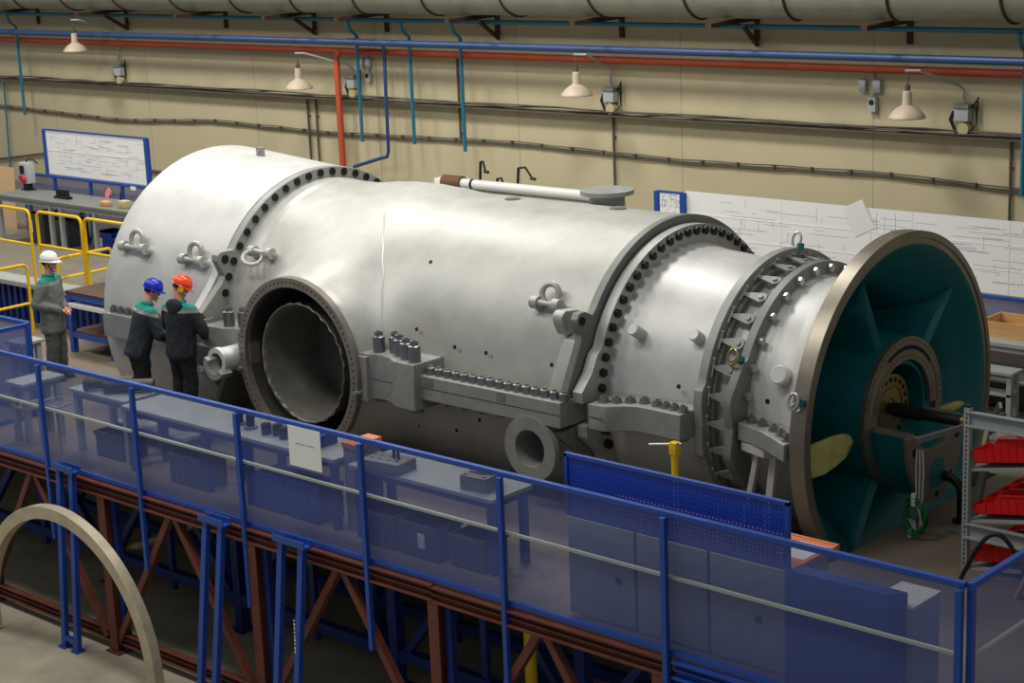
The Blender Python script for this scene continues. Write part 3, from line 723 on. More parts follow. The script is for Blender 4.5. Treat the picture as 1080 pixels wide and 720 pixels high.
# notice on the near fence
nb = thing('notice_sheet', 'white paper notice pinned on the near mesh fence', 'notice', (-4.10, -4.030, 2.78), 0)
MB().box((0, 0, .20), (.46, .004, .40)).build('sheet', 'paper', nb, smooth=0)
m = MB(); x = -.13
for w in (.022, .018, .02, .024, .018, .02, .02, .018, .0, .022, .02, .024, .018, .02, .022):
    if w: m.box((x+w/2, -.003, .235), (w*.72, .002, .011))
    x += .018
m.build('print_line', 'ink', nb, smooth=0)

# ------------------------------------------------------------------ tables behind the near fence
def table(label, x0, x1, y0, y1, z, top='greyp', leg='blue', t=.04, lw=.07, legs=None, shelf=None, base=FZ, name='work_table', group=None):
    cx, cy = (x0+x1)/2, (y0+y1)/2
    R = thing(name, label, 'table', (cx, cy, base), 0, group); w, d, h = x1-x0, y1-y0, z-base
    MB().box((0, 0, h-t/2), (w, d, t)).build('tabletop', top, R, bevel=.005)
    MB().box((0, 0, h-t-.035), (w-.1, d-.1, .07)).build('apron', leg, R)
    for lx in (legs or (-w/2+lw, w/2-lw)):
        for s in (-1, 1): MB().box((lx, s*(d/2-lw), (h-t)/2), (lw, lw, h-t)).build('leg', leg, R, bevel=.004)
    if shelf: MB().box((0, 0, shelf), (w-.06, d-.06, .03)).build('shelf', top, R)
    return R
T4 = table('grey-topped work table with square legs near the perforated blue bench panel', -3.95, -2.06, -3.63, -3.07, 2.75, leg='blued')
T3 = table('long grey-topped work table behind the white paper notice, with dark legs', -7.62, -4.16, -3.63, -3.06, 2.75, leg='blued', legs=(-1.66, -.35, .35, 1.66))
T2 = table('grey-topped work table carrying two steel pipes', -8.78, -7.72, -3.52, -2.92, 2.75, leg='greyl')
T1 = table('small low grey stool table beside the mesh fence corner, with lower step', -9.75, -9.38, -3.74, -3.16, 2.74, leg='greyl', shelf=.42)
table('slim grey stool behind the mesh fence corner, next to the man in grey', -11.33, -10.98, -2.72, -2.36, 2.80, leg='greyl', shelf=.30)
def solid(label, cat, name, mt, c, size, **k):
    m = MB().box((0, 0, size[2]/2), size, bev=k.pop('bev', .006)); o = m.build(name, mt); o.location = c; return tag(o, label, cat, k.get('group'))
# things on the tables
def sleeve(loc, label):
    R = thing('pipe_sleeve', label, 'pipe', loc, .75)
    MB().cyl((-.26, 0, .083), (.26, 0, .083), .068, seg=24).cyl((-.30, 0, .083), (-.26, 0, .083), .082, seg=24).build('tube', 'port', R)
    MB().cyl((-.302, 0, .083), (-.298, 0, .083), .045, seg=20).build('bore', 'dark', R); return R
sleeve((-8.28, -3.28, 2.75), 'dark steel pipe sleeve lying on the grey table, the one nearer the small stool')
sleeve((-7.98, -3.22, 2.75), 'shiny steel pipe sleeve lying on the grey table, the one nearer the long table')
for i, (x, y, h) in enumerate(((-5.92, -3.35, .16), (-5.70, -3.38, .15), (-5.40, -3.42, .11), (-5.27, -3.38, .11), (-5.12, -3.42, .11))):
    lab = ('dark stud with collar standing on the long grey table, farthest from the notice', 'dark stud with collar standing second on the long grey table', 'short dark bushing on the long table, first of three in a row', 'short dark bushing on the long table, middle of three in a row', 'short dark bushing on the long table, nearest the paper notice')[i]
    R = thing('threaded_stud' if i < 2 else 'steel_bushing', lab, 'stud' if i < 2 else 'bushing', (x, y, 2.75))
    MB().cyl((0, 0, 0), (0, 0, h), .045 if i < 2 else .055, seg=20).build('shank', 'boltd', R)
    (MB().cyl((0, 0, 0), (0, 0, .025), .075, seg=20) if i < 2 else MB().cyl((0, 0, h), (0, 0, h+.008), .04, seg=16)).build('collar' if i < 2 else 'bore', 'flanged' if i < 2 else 'dark', R)
R = thing('fixture_block', 'grey fixture block with a row of holes and two pins on the grey table', 'block', (-3.50, -3.52, 2.75), .12)
MB().box((0, 0, .055), (.46, .28, .11), bev=.006).build('block', 'flanged', R)
for k in range(9): MB().cyl((-.2+.05*k, -.05 if k % 2 else .05, .109), (-.2+.05*k, -.05 if k % 2 else .05, .113), .014, seg=10).build('hole', 'dark', R)
for k in (0, 1): MB().cyl((.06+.05*k, .02, .11), (.06+.05*k, .02, .24), .016, seg=12).build('pin', 'boltd', R)
R = thing('clamping_block', 'square dark clamping block with a slot on the end of the grey table', 'block', (-2.38, -3.42, 2.75), .1)
MB().box((0, 0, .07), (.30, .26, .14), bev=.008).build('block', 'flanged', R); MB().box((0, 0, .141), (.16, .06, .004)).build('slot', 'dark', R)
for sx in (-1, 1):
    for sy in (-1, 0, 1): MB().cyl((sx*.11, sy*.09, .139), (sx*.11, sy*.09, .144), .018, seg=10).build('hole', 'dark', R)
R = thing('wooden_box', 'grey box with an orange wooden rim standing between the two long tables', 'box', (-4.055, -3.34, 2.0))
MB().box((0, 0, .43), (.17, .34, .86)).build('body', 'flanged', R); MB().box((0, 0, .88), (.19, .36, .05)).build('rim', 'woodr', R)
solid('dark blue tool case lying on the long table behind the notice', 'case', 'tool_case', 'crateb', (-4.75, -3.36, 2.75), (.40, .30, .12))
R = thing('steel_plate', 'thin steel plate lying at the back of the long table behind the bushings', 'plate', (-5.3, -3.15, 2.75), -.1)
MB().box((0, 0, .012), (.55, .12, .024)).build('plate', 'flanged', R)
# crates under the tables
def crate(label, loc, size, mt, tagp=None, rz=0, group=None, lid=False):
    R = thing('storage_crate', label, 'crate', loc, rz, group); w, d, h = size
    m = MB(); t = .015
    m.box((0, 0, t/2), (w, d, t))
    for s in (-1, 1): m.box((0, s*(d/2-t/2), h/2), (w, t, h)); m.box((s*(w/2-t/2), 0, h/2), (t, d-2*t, h))
    m.build('body', mt, R); m = MB()
    for s in (-1, 1): m.box((0, s*d/2, h-.025), (w+.03, .03, .04)); m.box((s*w/2, 0, h-.025), (.03, d, .04))
    m.build('rim', mt, R)
    m = MB()
    for k in range(-2, 3): m.box((k*w/5, -d/2-.004, h*.45), (.014, .012, h*.7))
    m.build('ribs', mt, R)
    if tagp: MB().box((tagp, -d/2-.012, h*.55), (.09, .006, h*.42)).build('card', 'paper', R, smooth=0)
    if lid: MB().box((0, 0, h+.005), (w+.02, d+.02, .02)).build('lid', mt, R)
    return R
crate('dark crate with a white card under the grey table near the notice', (-3.0, -3.5, FZ), (.5, .32, .34), 'crate', .05)
crate('dark crate without card under the end of the grey table', (-2.42, -3.45, FZ), (.42, .32, .32), 'crate')
crate('dark crate under the grey table, first from the grey box with the orange rim', (-3.55, -3.5, FZ), (.46, .32, .34), 'crate')
crate('blue lidded crate under the long table behind the notice', (-4.72, -3.42, FZ), (.48, .34, .36), 'crateb', lid=True)
crate('blue lidded crate under the long table, below the bushings', (-5.23, -3.42, FZ), (.46, .34, .36), 'crateb', lid=True)
crate('grey crate under the long table below the two studs', (-6.60, -3.42, FZ), (.55, .34, .34), 'crate')
crate('grey crate below the table with the pipe sleeves', (-8.15, -3.3, FZ), (.5, .34, .30), 'crate')
R = thing('wire_basket', 'wire basket tray beside the small stool table, low behind the fence', 'basket', (-8.95, -3.55, FZ))
m = MB()
for k in range(8): m.cyl((-.2+.057*k, -.16, .5), (-.2+.057*k, .16, .5), .004, seg=6)
for k in range(5): m.cyl((-.2, -.16+.08*k, .5), (.2, -.16+.08*k, .5), .004, seg=6)
m.build('grid', 'greyl', R); m = MB()
for sx in (-1, 1):
    for sy in (-1, 1): MB().cyl((sx*.2, sy*.16, 0), (sx*.2, sy*.16, .56), .008, seg=8).build('leg', 'greyl', R)
MB().tube([(-.2, -.16, .56), (.2, -.16, .56), (.2, .16, .56), (-.2, .16, .56)], .008, 6, closed=True).build('rim', 'greyl', R)

# ------------------------------------------------------------------ tool bench with the perforated panel
W = thing('tool_bench', 'workbench with pale back panels and a blue perforated tool panel rising above the fence', 'workbench', (.1, -3.5, FZ)); wo = V((.1, -3.5, FZ))
def wb(m, n, mt, **k): return m.build(n, mt, W, org=wo, **k)
wb(MB().box((.10, -3.80, 3.16), (2.20, .008, .52)), 'perforated_panel', 'perf', smooth=0)
wb(MB().box((.10, -3.80, 3.42), (2.24, .04, .03)).box((-1.005, -3.80, 3.16), (.03, .04, .54)).box((1.205, -3.80, 3.16), (.03, .04, .54)).box((.1, -3.8, 2.90), (2.24, .03, .03)), 'panel_frame', 'blue')
for x in (-.64, .1, .84): wb(MB().box((x, -3.82, 2.45), (.71, .02, .86)), 'back_panel', 'greyp', bevel=.004)
for x in (-.45, .95): wb(MB().cyl((x, -3.83, 2.42), (x, -3.836, 2.42), .035, seg=18), 'cable_hole', 'dark')
wb(MB().box((.1, -3.45, 2.86), (2.24, .68, .04)), 'worktop', 'woodr', bevel=.004)
wb(MB().box((.1, -3.45, 2.42), (2.1, .6, .82)), 'cabinet', 'greyp')
wb(MB().box((.1, -3.11, 2.86), (2.24, .03, .05)), 'edge_strip', 'woodr')
solid('loose white paper sheet on the orange worktop edge beside the bench panel', 'paper', 'paper_sheet', 'paper', (1.05, -3.38, 2.88), (.26, .34, .003), bev=0)
for k in range(4):
    o = MB().box((0, 0, .46), (.90, .022, .92), bev=.003).build('steel_sheet', 'blue'); o.location = (1.70+.03*k-.03, -3.86+.035*k, FZ+.0)
    tag(o, ('nearest of the blue sheet panels stacked against the fence beside the tool bench', 'second blue sheet panel in the stack beside the tool bench', 'third blue sheet panel in the stack beside the tool bench', 'rearmost blue sheet panel in the stack beside the tool bench')[k], 'panel')
R = thing('floor_cabinet', 'light grey cabinet with a perforated white top next to the stacked blue panels', 'cabinet', (2.10, -3.56, FZ))
MB().box((0, 0, .40), (.32, .40, .80)).build('body', 'greyp', R, bevel=.006)
m = MB().box((0, 0, .81), (.33, .41, .02)); m.build('top', 'white', R)
m = MB()
for i in range(9):
    for j in range(11): m.cyl((-.14+.035*i, -.18+.036*j, .8195), (-.14+.035*i, -.18+.036*j, .822), .007, seg=6)
m.build('top_holes', 'greyl', R)

# yellow stand with a tommy bar
R = thing('screw_jack', 'yellow screw jack post with a steel tommy bar beside the compressor casing', 'jack', (-1.28, -1.95, FZ))
MB().cyl((0, 0, .02), (0, 0, .92), .035, seg=16).build('post', 'yellow', R); MB().box((0, 0, .95), (.08, .08, .12), bev=.01).build('head', 'yellow', R)
MB().cyl((-.26, -.05, .95), (.06, .03, .99), .016, seg=12).build('bar', 'mach', R); MB().cyl((0, 0, 0), (0, 0, .02), .14, seg=24).build('base', 'yellow', R)

# ------------------------------------------------------------------ red bin rack at the intake
R = thing('bin_rack', 'grey slotted-angle rack with sloping shelves holding red bins', 'rack', (1.75, -.25, FZ)); ro = V((1.75, -.25, FZ))
RX0, RX1, RY0, RY1 = 1.17, 2.25, -.93, .45
for x in (RX0, RX1):
    for y in (RY0, RY1):
        p = MB().box((x, y, FZ+.75), (.055, .055, 1.5)).build('upright', 'greyl', R, org=ro); 
        m = MB()
        for k in range(34): m.box((x, y-.0285, FZ+.06+k*.042), (.012, .003, .022)); m.box((x-.0285, y, FZ+.06+k*.042), (.003, .012, .022))
        m.build('slots', 'dark', p, org=ro)
        MB().box((x, y, FZ+1.507), (.06, .06, .015)).build('cap', 'black', p, org=ro)
def zbeam(x0, x1, y, z):
    return MB().box(((x0+x1)/2, y, z), (x1-x0, .012, .13)).box(((x0+x1)/2, y-.02, z+.06), (x1-x0, .05, .012)).box(((x0+x1)/2, y-.03, z-.06), (x1-x0, .07, .012))
for y in (RY0, RY1):
    for z in (3.40, 2.37): zbeam(RX0, RX1+.45, y, z).build('end_beam', 'greyl', R, org=ro)
shelves = ((2.93, .21), (2.45, .19), (2.0, .17))
for z, s in shelves:
    MB().box(((RX0+RX1)/2, (RY0+RY1)/2, z+.5*s*.9), (1.06, RY1-RY0, .02), (0, -math.atan(s*1.0/.53*.5), 0)).build('shelf', 'greyl', R, org=ro)
def bin_(loc, tilt, label, L=.50, Wd=.19, H=.20):
    B = thing('storage_bin', label, 'bin', loc, 0, 'red bins on the rack')
    B.rotation_euler = (0, -tilt, 0)
    m = MB(); t = .006; w = Wd/2
    side = [(-.02, .0), (L, .0), (L+.02, H), (.22, H), (.16, H*.62), (-.05, H*.50)]
    for s in (-1, 1): m.prism([(x, s*w, z) for x, z in side], (0, -s*t, 0))
    m.box((L/2-.01, 0, t/2), (L+.02, Wd, t)); m.box((L+.01, 0, H/2), (t, Wd, H)); m.box((-.036, 0, H*.25), (t, Wd, H*.5), (0, -.28, 0))
    m.build('shell', 'red', B); m = MB()
    for s in (-1, 1): m.box(((L+.24)/2, s*(w+.004), H-.006), (L-.2, .016, .014)); 
    m.box((L+.018, 0, H-.006), (.016, Wd+.02, .014)); m.build('rim', 'red', B)
    m = MB()
    for k in range(6): m.box((.08+k*.075, -w-.003, H*.40), (.008, .006, H*.7))
    m.build('ribs', 'red', B)
    return B
rows = ((3.0, .19, 'upper', 3, .17, .25), (2.52, .18, 'middle', 5, .20, .20), (2.08, .16, 'lowest', 5, .20, .19))
ordn = ('nearest the mesh fence', 'second from the mesh fence', 'third from the mesh fence', 'fourth from the mesh fence', 'farthest from the mesh fence')
for z, s, nm, n, hh, wd in rows:
    for k in range(n):
        tl = math.atan(s*.9)
        b_ = bin_((RX0+.10, -.80+k*(wd+.03), z), tl, f'red plastic bin on the {nm} shelf of the rack, {ordn[k] if n == 5 else (ordn[0], ordn[1], ordn[4])[k]}', Wd=wd, H=.18 if n == 5 else .22)
for k, (x, y) in enumerate(((1.45, -.80), (1.55, -.52))):
    m = MB(); m.sphere((0, 0, .09), .09, (1.5, .9, .75), seg=12)
    for v in m.bm.verts: v.co += V((random.uniform(-.02, .02), random.uniform(-.02, .02), random.uniform(-.02, .02)))
    o = m.build('film_bag', 'film'); o.location = (x, y, 3.14); tag(o, ('crumpled clear film bag in the red bin nearest the mesh fence', 'crumpled clear film bag in the second red bin of the upper shelf')[k], 'bag')
m = MB(); pts = [V((1.33+.38*math.sin(t)*1.0, -1.35+.55*(1-math.cos(t))*.3, FZ+.04+.52*math.sin(t))) for t in [PI*k/24 for k in range(25)]]
pts = [V((1.30+.75*k/24, -1.25+.2*k/24, FZ+.03+.45*math.sin(PI*min(1, k/17)*.92))) for k in range(25)]
single(m.tube(pts, .02, 10), 'hose', 'black', 'black rubber hose arching over the floor in front of the rack', 'hose', (1.4, -1.2, FZ))
single(MB().bar((1.86, -1.30, FZ+.02), (2.28, -1.30, FZ+1.0), .10, .025), 'timber_plank', 'wood', 'pale timber plank leaning at the edge of the red bin rack', 'plank', (1.86, -1.30, FZ))
m = MB()
for k in range(5): m.torus((2.2, -1.02, 2.78+.015*k), .09-.006*k, .012, (0.4, -1, .3), seg=24, sec=6)
single(m, 'cable_coil', 'greyc', 'small coil of grey cable hanging on the rack beam beside the plank', 'cable', (2.2, -1.02, 2.7))
for k, (x, y) in enumerate(((2.98, -3.6), (3.1, -3.2))):
    single(MB().bar((x, y, .05), (x+.35, y+.9, 3.0), .06, .04), 'leaning_bar', 'greyl', ('grey bar leaning outside the side mesh fence, nearer the corner post', 'grey bar leaning outside the side mesh fence, farther from the corner post')[k], 'bar', (x, y, 0))
# frame tool in front of the bearing
R = thing('alignment_bracket', 'grey steel alignment arm frame in front of the turbine shaft', 'bracket', (.75, -.35, FZ))
bo = V((.75, -.35, FZ))
MB().bar((.48, -.62, 2.99), (1.02, .05, 3.16), .05, .05).build('arm', 'flanged', R, org=bo)
MB().bar((.80, .12, 3.0), (1.05, -.10, 3.30), .03, .06).bar((.9, .2, 3.0), (1.1, -.05, 3.2), .03, .05).build('clamp', 'mach', R, org=bo)
MB().cyl((.86, 0, 3.05), (1.02, 0, 3.06), .02, seg=12).build('spindle', 'mach', R, org=bo)
MB().cyl((1.08, -.02, 2.98), (1.08, -.02, 3.08), .035, seg=14).build('knob', 'red', R, org=bo)
MB().bar((.75, -.05, 2.0), (.95, 0, 3.1), .06, .06).build('stand_leg', 'flanged', R, org=bo); MB().box((.75, -.05, 2.01), (.3, .3, .02)).build('foot', 'flanged', R, org=bo)
# cable bundle hanging from the end plate
R = thing('cable_bundle', 'green and grey cable bundle hanging in front of the teal bearing housing', 'cable', (.47, -.42, 2.1)); co = V((.47, -.42, 2.1))
m = MB()
for k in range(9):
    c = V((.45+random.uniform(-.02, .02), -.55, 2.24+random.uniform(-.03, .03)))
    m.tube([c+V((.10*math.cos(t)*(1+.1*math.sin(3*t+k)), .03*math.sin(t*2+k), .17*math.sin(t)*(1+.08*math.cos(2*t+k)))) for t in [2*PI*i/20 for i in range(20)]], .009, 6, closed=True)
m.build('green_loops', 'green', R, org=co)
m = MB()
for k in range(3): m.tube([(.38+.03*k, -.42, 2.84), (.42+.04*k, -.50, 2.66), (.46+.03*k, -.56, 2.38), (.54-.02*k, -.56, 2.14), (.47, -.56, 2.06), (.38+.03*k, -.56, 2.2)], .008, 6)
m.build('grey_leads', 'greyc', R, org=co)
for c_, s_ in (((.40, -.56, 2.06), (.035, .03, .08)), ((.44, -.57, 2.40), (.04, .03, .12))): MB().box(c_, s_).build('connector', 'white', R, org=co)
R = thing('drain_pipe', 'dark bent pipe on the floor beside the green cable bundle', 'pipe', (.55, .15, FZ))
MB().tube([(0, 0, 0), (0, 0, .28), (-.02, 0, .36), (-.10, 0, .42), (-.2, 0, .43)], .05, 12).build('tube', 'boltd', R); MB().cyl((0, 0, 0), (0, 0, .02), .09, seg=16).build('flange', 'boltd', R)

# ------------------------------------------------------------------ right background: bench, tray, table, fence, board
B1 = table('long grey workbench by the far mesh fence carrying the wooden tray', -2.6, 2.6, 3.75, 4.55, 2.82, t=.05, leg='greyl', shelf=.35, legs=(-2.5, 0, 2.5))
R = thing('wooden_tray', 'open pine tray on the far workbench beside the intake rim', 'tray', (-.35, 4.2, 2.82))
m = MB().box((0, 0, .012), (1.9, .5, .02))
for s in (-1, 1): m.box((0, s*.25, .09), (1.9, .022, .18)); m.box((s*.94, 0, .09), (.022, .5, .18))
m.build('tray', 'wood', R); m = MB()
for x in (-.6, .1, .7): m.box((x, -.22, .011), (.06, .075, .02))
m.build('feet', 'wood', R)
table('low grey table in front of the far workbench, right beside the intake rim', -1.9, -.62, 3.45, 3.72, 2.56, leg='greyl', shelf=.28, lw=.06)
crate('dark crate of parts under the far workbench', (-.9, 4.05, FZ), (.5, .3, .3), 'crate')
crate('second dark crate of parts under the far workbench, closer to the wall', (-1.5, 4.3, FZ), (.5, .3, .3), 'crate')
fence('blue mesh fence behind the far workbench with the paper drawings', (0, 4.65, 0), (1, 0, 0), [-7.2, -5.4, -3.6, -1.8, .0, 1.8], 2.0, 3.14)
def drawing_board(label, x0, x1, y, z0, z1, fr=.04, frame=True, seams=(), lines=40, seed=1, name='drawing_board', edge_only=False):
    rnd = random.Random(seed); R = thing(name, label, 'drawing', ((x0+x1)/2, y, z0)); w, h = x1-x0, z1-z0
    if frame:
        m = MB(); 
        for s in (-1, 1): m.box((s*(w/2), 0, h/2), (fr*1.6, .06, h))
        m.box((0, 0, h), (w, .05, .02)); m.build('frame', 'blue', R)
        MB().box((0, .01, h/2), (w, .02, h)).build('backing', 'blued', R)
    MB().box((0, -.012, h/2), (w-(.1 if frame else 0), .006, h-.02)).build('paper_sheet', 'paper', R, smooth=0)
    m = MB()
    for k in range(lines):
        cx, cz = rnd.uniform(-w*.45, w*.42), rnd.uniform(.12*h, .9*h)
        if rnd.random() < .55:
            l = rnd.uniform(.05, .35)*min(w, 2.5); m.box((min(cx+l/2, w*.46)-0, -.0155, cz), (min(l, w*.1), .001, .006))
        elif rnd.random() < .6: l = rnd.uniform(.05, .3)*h; m.box((cx, -.0155, min(cz, h-l/2-.05)), (.006, .001, l))
        else:
            n = rnd.randint(3, 9)
            for q in range(n): m.box((cx+q*.022, -.0155, cz+rnd.uniform(-.012, .012)), (.010, .001, .014))
    m.build('line_work', 'ink', R, smooth=0)
    m = MB()
    for fx_, fz_ in seams:
        if fx_ is not None: m.box(((fx_-.5)*w, -.0165, h/2), (.012, .003, h-.03))
        else: m.box((0, -.0165, fz_*h), (w-.12, .003, .014))
    if seams: m.build('fold', 'paper', R, smooth=0)
    return R
drawing_board('wall-long row of white engineering drawings above the far mesh fence', -6.05, 1.6, 4.66, 3.15, 4.07, frame=False, seams=((None, .33), (None, .66), (.2, 0), (.45, 0), (.62, 0), (.75, 0), (.88, 0)), lines=150, seed=3, name='drawing_sheets')
drawing_board('small notice sheet in a blue frame at the end of the long drawings', -6.52, -6.08, 4.62, 3.70, 4.03, fr=.05, lines=70, seed=5, name='framed_notice')
o = MB().box((0, 0, 0), (.32, .004, .40)).build('tilted_sheet', 'paper', smooth=0); o.location = (-3.35, 4.63, 3.92); o.rotation_euler = (.06, -.45, 0); tag(o, 'tilted white sheet pinned over the long drawings near the top', 'paper')
# bench behind the turbine with the wrapped pipe and clamps
struct(MB().box((-9.7, 5.5, UZ-.03), (5.0, 1.5, .06)).build('floor_walkway', 'deckup', smooth=0))
BZ = 3.60
B2 = table('pale workbench behind the turbine with clamp vices on it', -11.9, -8.2, 5.2, 5.9, BZ, leg='greyl', shelf=.4, base=UZ)
R = thing('wrapped_tube', 'long white tube with a brown wrapped end lying behind the turbine', 'tube', (-9.4, 5.38, BZ))
MB().cyl((-1.6, 0, .11), (1.35, 0, .11), .075, seg=20).build('tube', 'white', R); MB().cyl((-1.95, 0, .11), (-1.55, 0, .11), .109, seg=20).build('wrap', 'wrap', R); MB().cyl((-1.35, 0, .11), (-1.30, 0, .11), .08, seg=20).build('band', 'black', R)
o = solid('small stack of white papers behind the brown wrapped tube end', 'papers', 'paper_stack', 'paper', (-11.45, 5.65, BZ), (.5, .3, .12))
def vice(x, label, h, arm):
    R = thing('clamp_vice', label, 'clamp', (x, 5.72, BZ))
    MB().box((0, 0, .03), (.12, .1, .06)).build('base', 'black', R); MB().cyl((0, 0, .05), (.03, 0, h), .022, seg=10).build('column', 'black', R)
    MB().tube([(.03, 0, h), (.03+arm*.5, 0, h+.02), (.03+arm, 0, h-.14)], .018, 8).build('arm', 'black', R); MB().cyl((.03+arm-.03, 0, h-.14), (.03+arm+.06, 0, h-.15), .025, seg=10).build('jaw', 'boltd', R); return R
vice(-10.9, 'tall black clamp stand behind the turbine, nearest the brown wrapped tube end', .40, .10)
vice(-10.55, 'low black clamp stand behind the turbine, middle of three', .16, .16)
vice(-10.1, 'black clamp stand with a long bent arm behind the turbine', .36, .28)

# ------------------------------------------------------------------ left background: walkway, rails, bench, boards
R = thing('deck_frame', 'row of dark blue uprights carrying the raised walkway edge', 'frame', (-14.5, .12, FZ))
for k in range(28): MB().box((-16.9+k*.17+14.5, .0, .29), (.07, .05, .57)).build('upright', 'blued', R)
MB().box((2.3-2.4+0, .05, .03), (4.6, .04, .06)).build('foot_beam', 'blued', R)
def rail(label, pts_x, y, z0, ztop, zmid, name='yellow_handrail', axis='x', x=0, curve=.09, low=None):
    R = thing(name, label, 'handrail', (pts_x[0], y, z0) if axis == 'x' else (x, pts_x[0], z0), 0 if axis == 'x' else PI/2)
    L = pts_x[1]-pts_x[0]; h = ztop-z0; r = .024; c = curve
    pts = [(0, 0, 0), (0, 0, h-c)]+[(c-c*math.cos(t), 0, h-c+c*math.sin(t)) for t in (PI/6, PI/3, PI/2)]+[(L-c+c*math.sin(t), 0, h-c+c*math.cos(t)) for t in (0, PI/6, PI/3, PI/2)]+[(L, 0, 0)]
    MB().tube(pts, r, 10).build('hoop', 'yellow', R)
    MB().cyl((0, 0, zmid-z0), (L, 0, zmid-z0), r*.9, seg=10).build('middle_bar', 'yellow', R)
    return R
rail('yellow tube handrail on the walkway edge, farthest from the turbine', (-16.9, -14.85), .05, UZ, 3.765, 3.24)
rail('yellow tube handrail on the walkway edge behind the man in the white helmet', (-14.65, -13.52), .05, UZ, 3.765, 3.26)
rail('yellow tube handrail on the walkway edge, closest to the turbine', (-13.44, -12.3), .05, UZ, 3.765, 3.26)
rail('yellow stair handrail at floor level left of the man in the white helmet', (-1.5, -.30), 0, FZ, 3.04, 2.45, axis='y', x=-14.5)
rail('yellow stair handrail rising behind the white helmet', (-.12, .82), 0, UZ, 3.15, 2.85, axis='y', x=-13.95, curve=.06)
LB = table('long grey steel bench on the raised walkway below the framed drawing', -18.9, -13.9, 1.92, 2.66, 3.44, base=UZ, t=.05, top='flanged', leg='greyl', legs=(-2.4, -.85, -.55, .4, 2.3))
fence('blue mesh fence behind the grey steel bench on the walkway', (0, 2.78, 0), (1, 0, 0), [-19.2, -18.25, -17.2, -16.3, -15.1, -13.9], UZ, 3.68)
drawing_board('large white engineering drawing in a blue frame above the walkway bench', -18.45, -15.55, 2.80, 3.69, 4.47, lines=90, seed=9, fr=.05, seams=((None, .55),))
R = thing('socket_post', 'grey socket box with red plug on a short black stand on the bench end', 'socket box', (-18.65, 2.5, 3.44))
MB().box((0, 0, .30), (.26, .16, .36), bev=.015).build('box', 'greybox', R); MB().box((0, 0, .06), (.12, .1, .12)).box((0, 0, .01), (.22, .16, .02)).build('stand', 'black', R)
MB().box((-.02, -.085, .36), (.12, .02, .14)).build('black_socket', 'black', R); MB().cyl((.02, -.08, .20), (.02, -.13, .19), .06, seg=16).build('red_plug', 'red', R); MB().cyl((-.07, -.08, .22), (-.07, -.11, .22), .04, seg=16).build('blue_socket', 'blue', R)
MB().tube([(.0, 0, .48), (.02, .02, .53), (.12, .05, .54), (.2, .1, .46)], .012, 6).build('lead', 'black', R)
o = MB().box((0, 0, .55), (1.4, .02, 1.1)).build('plywood_sheet', 'ply'); o.location = (-20.2, 2.72, UZ); o.rotation_euler = (-.05, 0, 0); tag(o, 'plywood sheet standing behind the end of the walkway bench', 'sheet')
R = thing('roller_block', 'row of black rollers in a small block on the walkway bench', 'block', (-17.2, 2.22, 3.44))
for k in range(6): MB().cyl((-.15+.06*k, 0, .0), (-.15+.06*k, 0, .15), .028, seg=12).build('roller', 'black', R)
MB().box((0, 0, .02), (.40, .1, .04)).build('base', 'black', R)
for nm, lb_, c, s, mt in (('wood_block', 'tan wooden block on the walkway bench next to the cream block', (-15.85, 2.12, 3.44), (.22, .12, .08), 'tan'), ('cream_block', 'cream stacked block on the walkway bench beside the spike', (-15.40, 2.16, 3.44), (.20, .14, .12), 'sand')):
    solid(lb_, 'block', nm, mt, c, s, bev=.02)
single(MB().cyl((0, 0, 0), (0, 0, .22), .03, .008, seg=12).cyl((0, 0, 0), (0, 0, .03), .05, seg=12), 'centre_spike', 'boltd', 'dark pointed spike standing on the walkway bench', 'spike', (0, 0, 0)).location = (-15.62, 2.26, 3.44)
for k, z in enumerate((0, .05)):
    m = MB().torus((0, 0, .025), .26-.02*k, .025, (0, 0, 1), seg=30, sec=8); o = m.build('rusty_ring', 'woodk'); o.location = (-14.6+.04*k, 2.18, 3.44+z); tag(o, ('lower rusty flat ring lying on the walkway bench end by the turbine', 'upper rusty flat ring stacked on another on the walkway bench')[k], 'ring')
s_ = thing('round_sign', 'round red and white prohibition sign on the blue fence behind the bench', 'sign', (-16.66, 2.745, 3.50))
MB().cyl((0, 0, 0), (0, -.008, 0), .09, seg=28).build('disc', 'white', s_); MB().torus((0, -.01, 0), .08, .011, (0, 1, 0), seg=28, sec=6).build('red_ring', 'red', s_); MB().bar((-.05, -.012, .05), (.05, -.012, -.05), .016, .006).build('slash', 'red', s_)
s_ = solid('small white label plate on the blue fence top rail behind the bench', 'label', 'label_plate', 'paper', (-15.95, 2.750, 3.60), (.14, .006, .06), bev=0)
for lb_, x, y, sz, mt, cd in (('tall grey crate with white card under the walkway bench, near the bench end', -18.0, 2.35, (.48, .4, .5), 'crate', -.12), ('grey ribbed crate with white card under the middle of the walkway bench', -17.25, 2.35, (.42, .4, .45), 'crate', 0), ('blue crate with white card under the walkway bench', -16.0, 2.3, (.50, .4, .36), 'crateb', -.05), ('blue crate under the walkway bench beside the handrail, without card', -15.35, 2.25, (.55, .4, .32), 'crateb', None), ('dark crate at the walkway bench end, half hidden by the turbine', -14.6, 2.3, (.5, .4, .36), 'crate', None)):
    crate(lb_, (x, y, UZ), sz, mt, cd)
R = thing('parts_table', 'blue metal table with a brown top and lower shelf beside the turbine end', 'table', (-12.45, -.37, FZ)); po = V((-12.45, -.37, FZ))
MB().box((-12.45, -.37, 2.87), (1.06, .64, .04)).build('tabletop', 'woodk', R, org=po, bevel=.004)
MB().box((-12.45, -.37, 2.81), (1.04, .62, .08)).build('apron', 'blue', R, org=po); MB().box((-12.40, -.42, 2.70), (.96, .64, .05)).build('drawer', 'white', R, org=po)
for x in (-12.93, -11.97):
    for y in (-.65, -.09): MB().box((x, y, 2.4), (.08, .08, .8)).build('leg', 'blue', R, org=po)
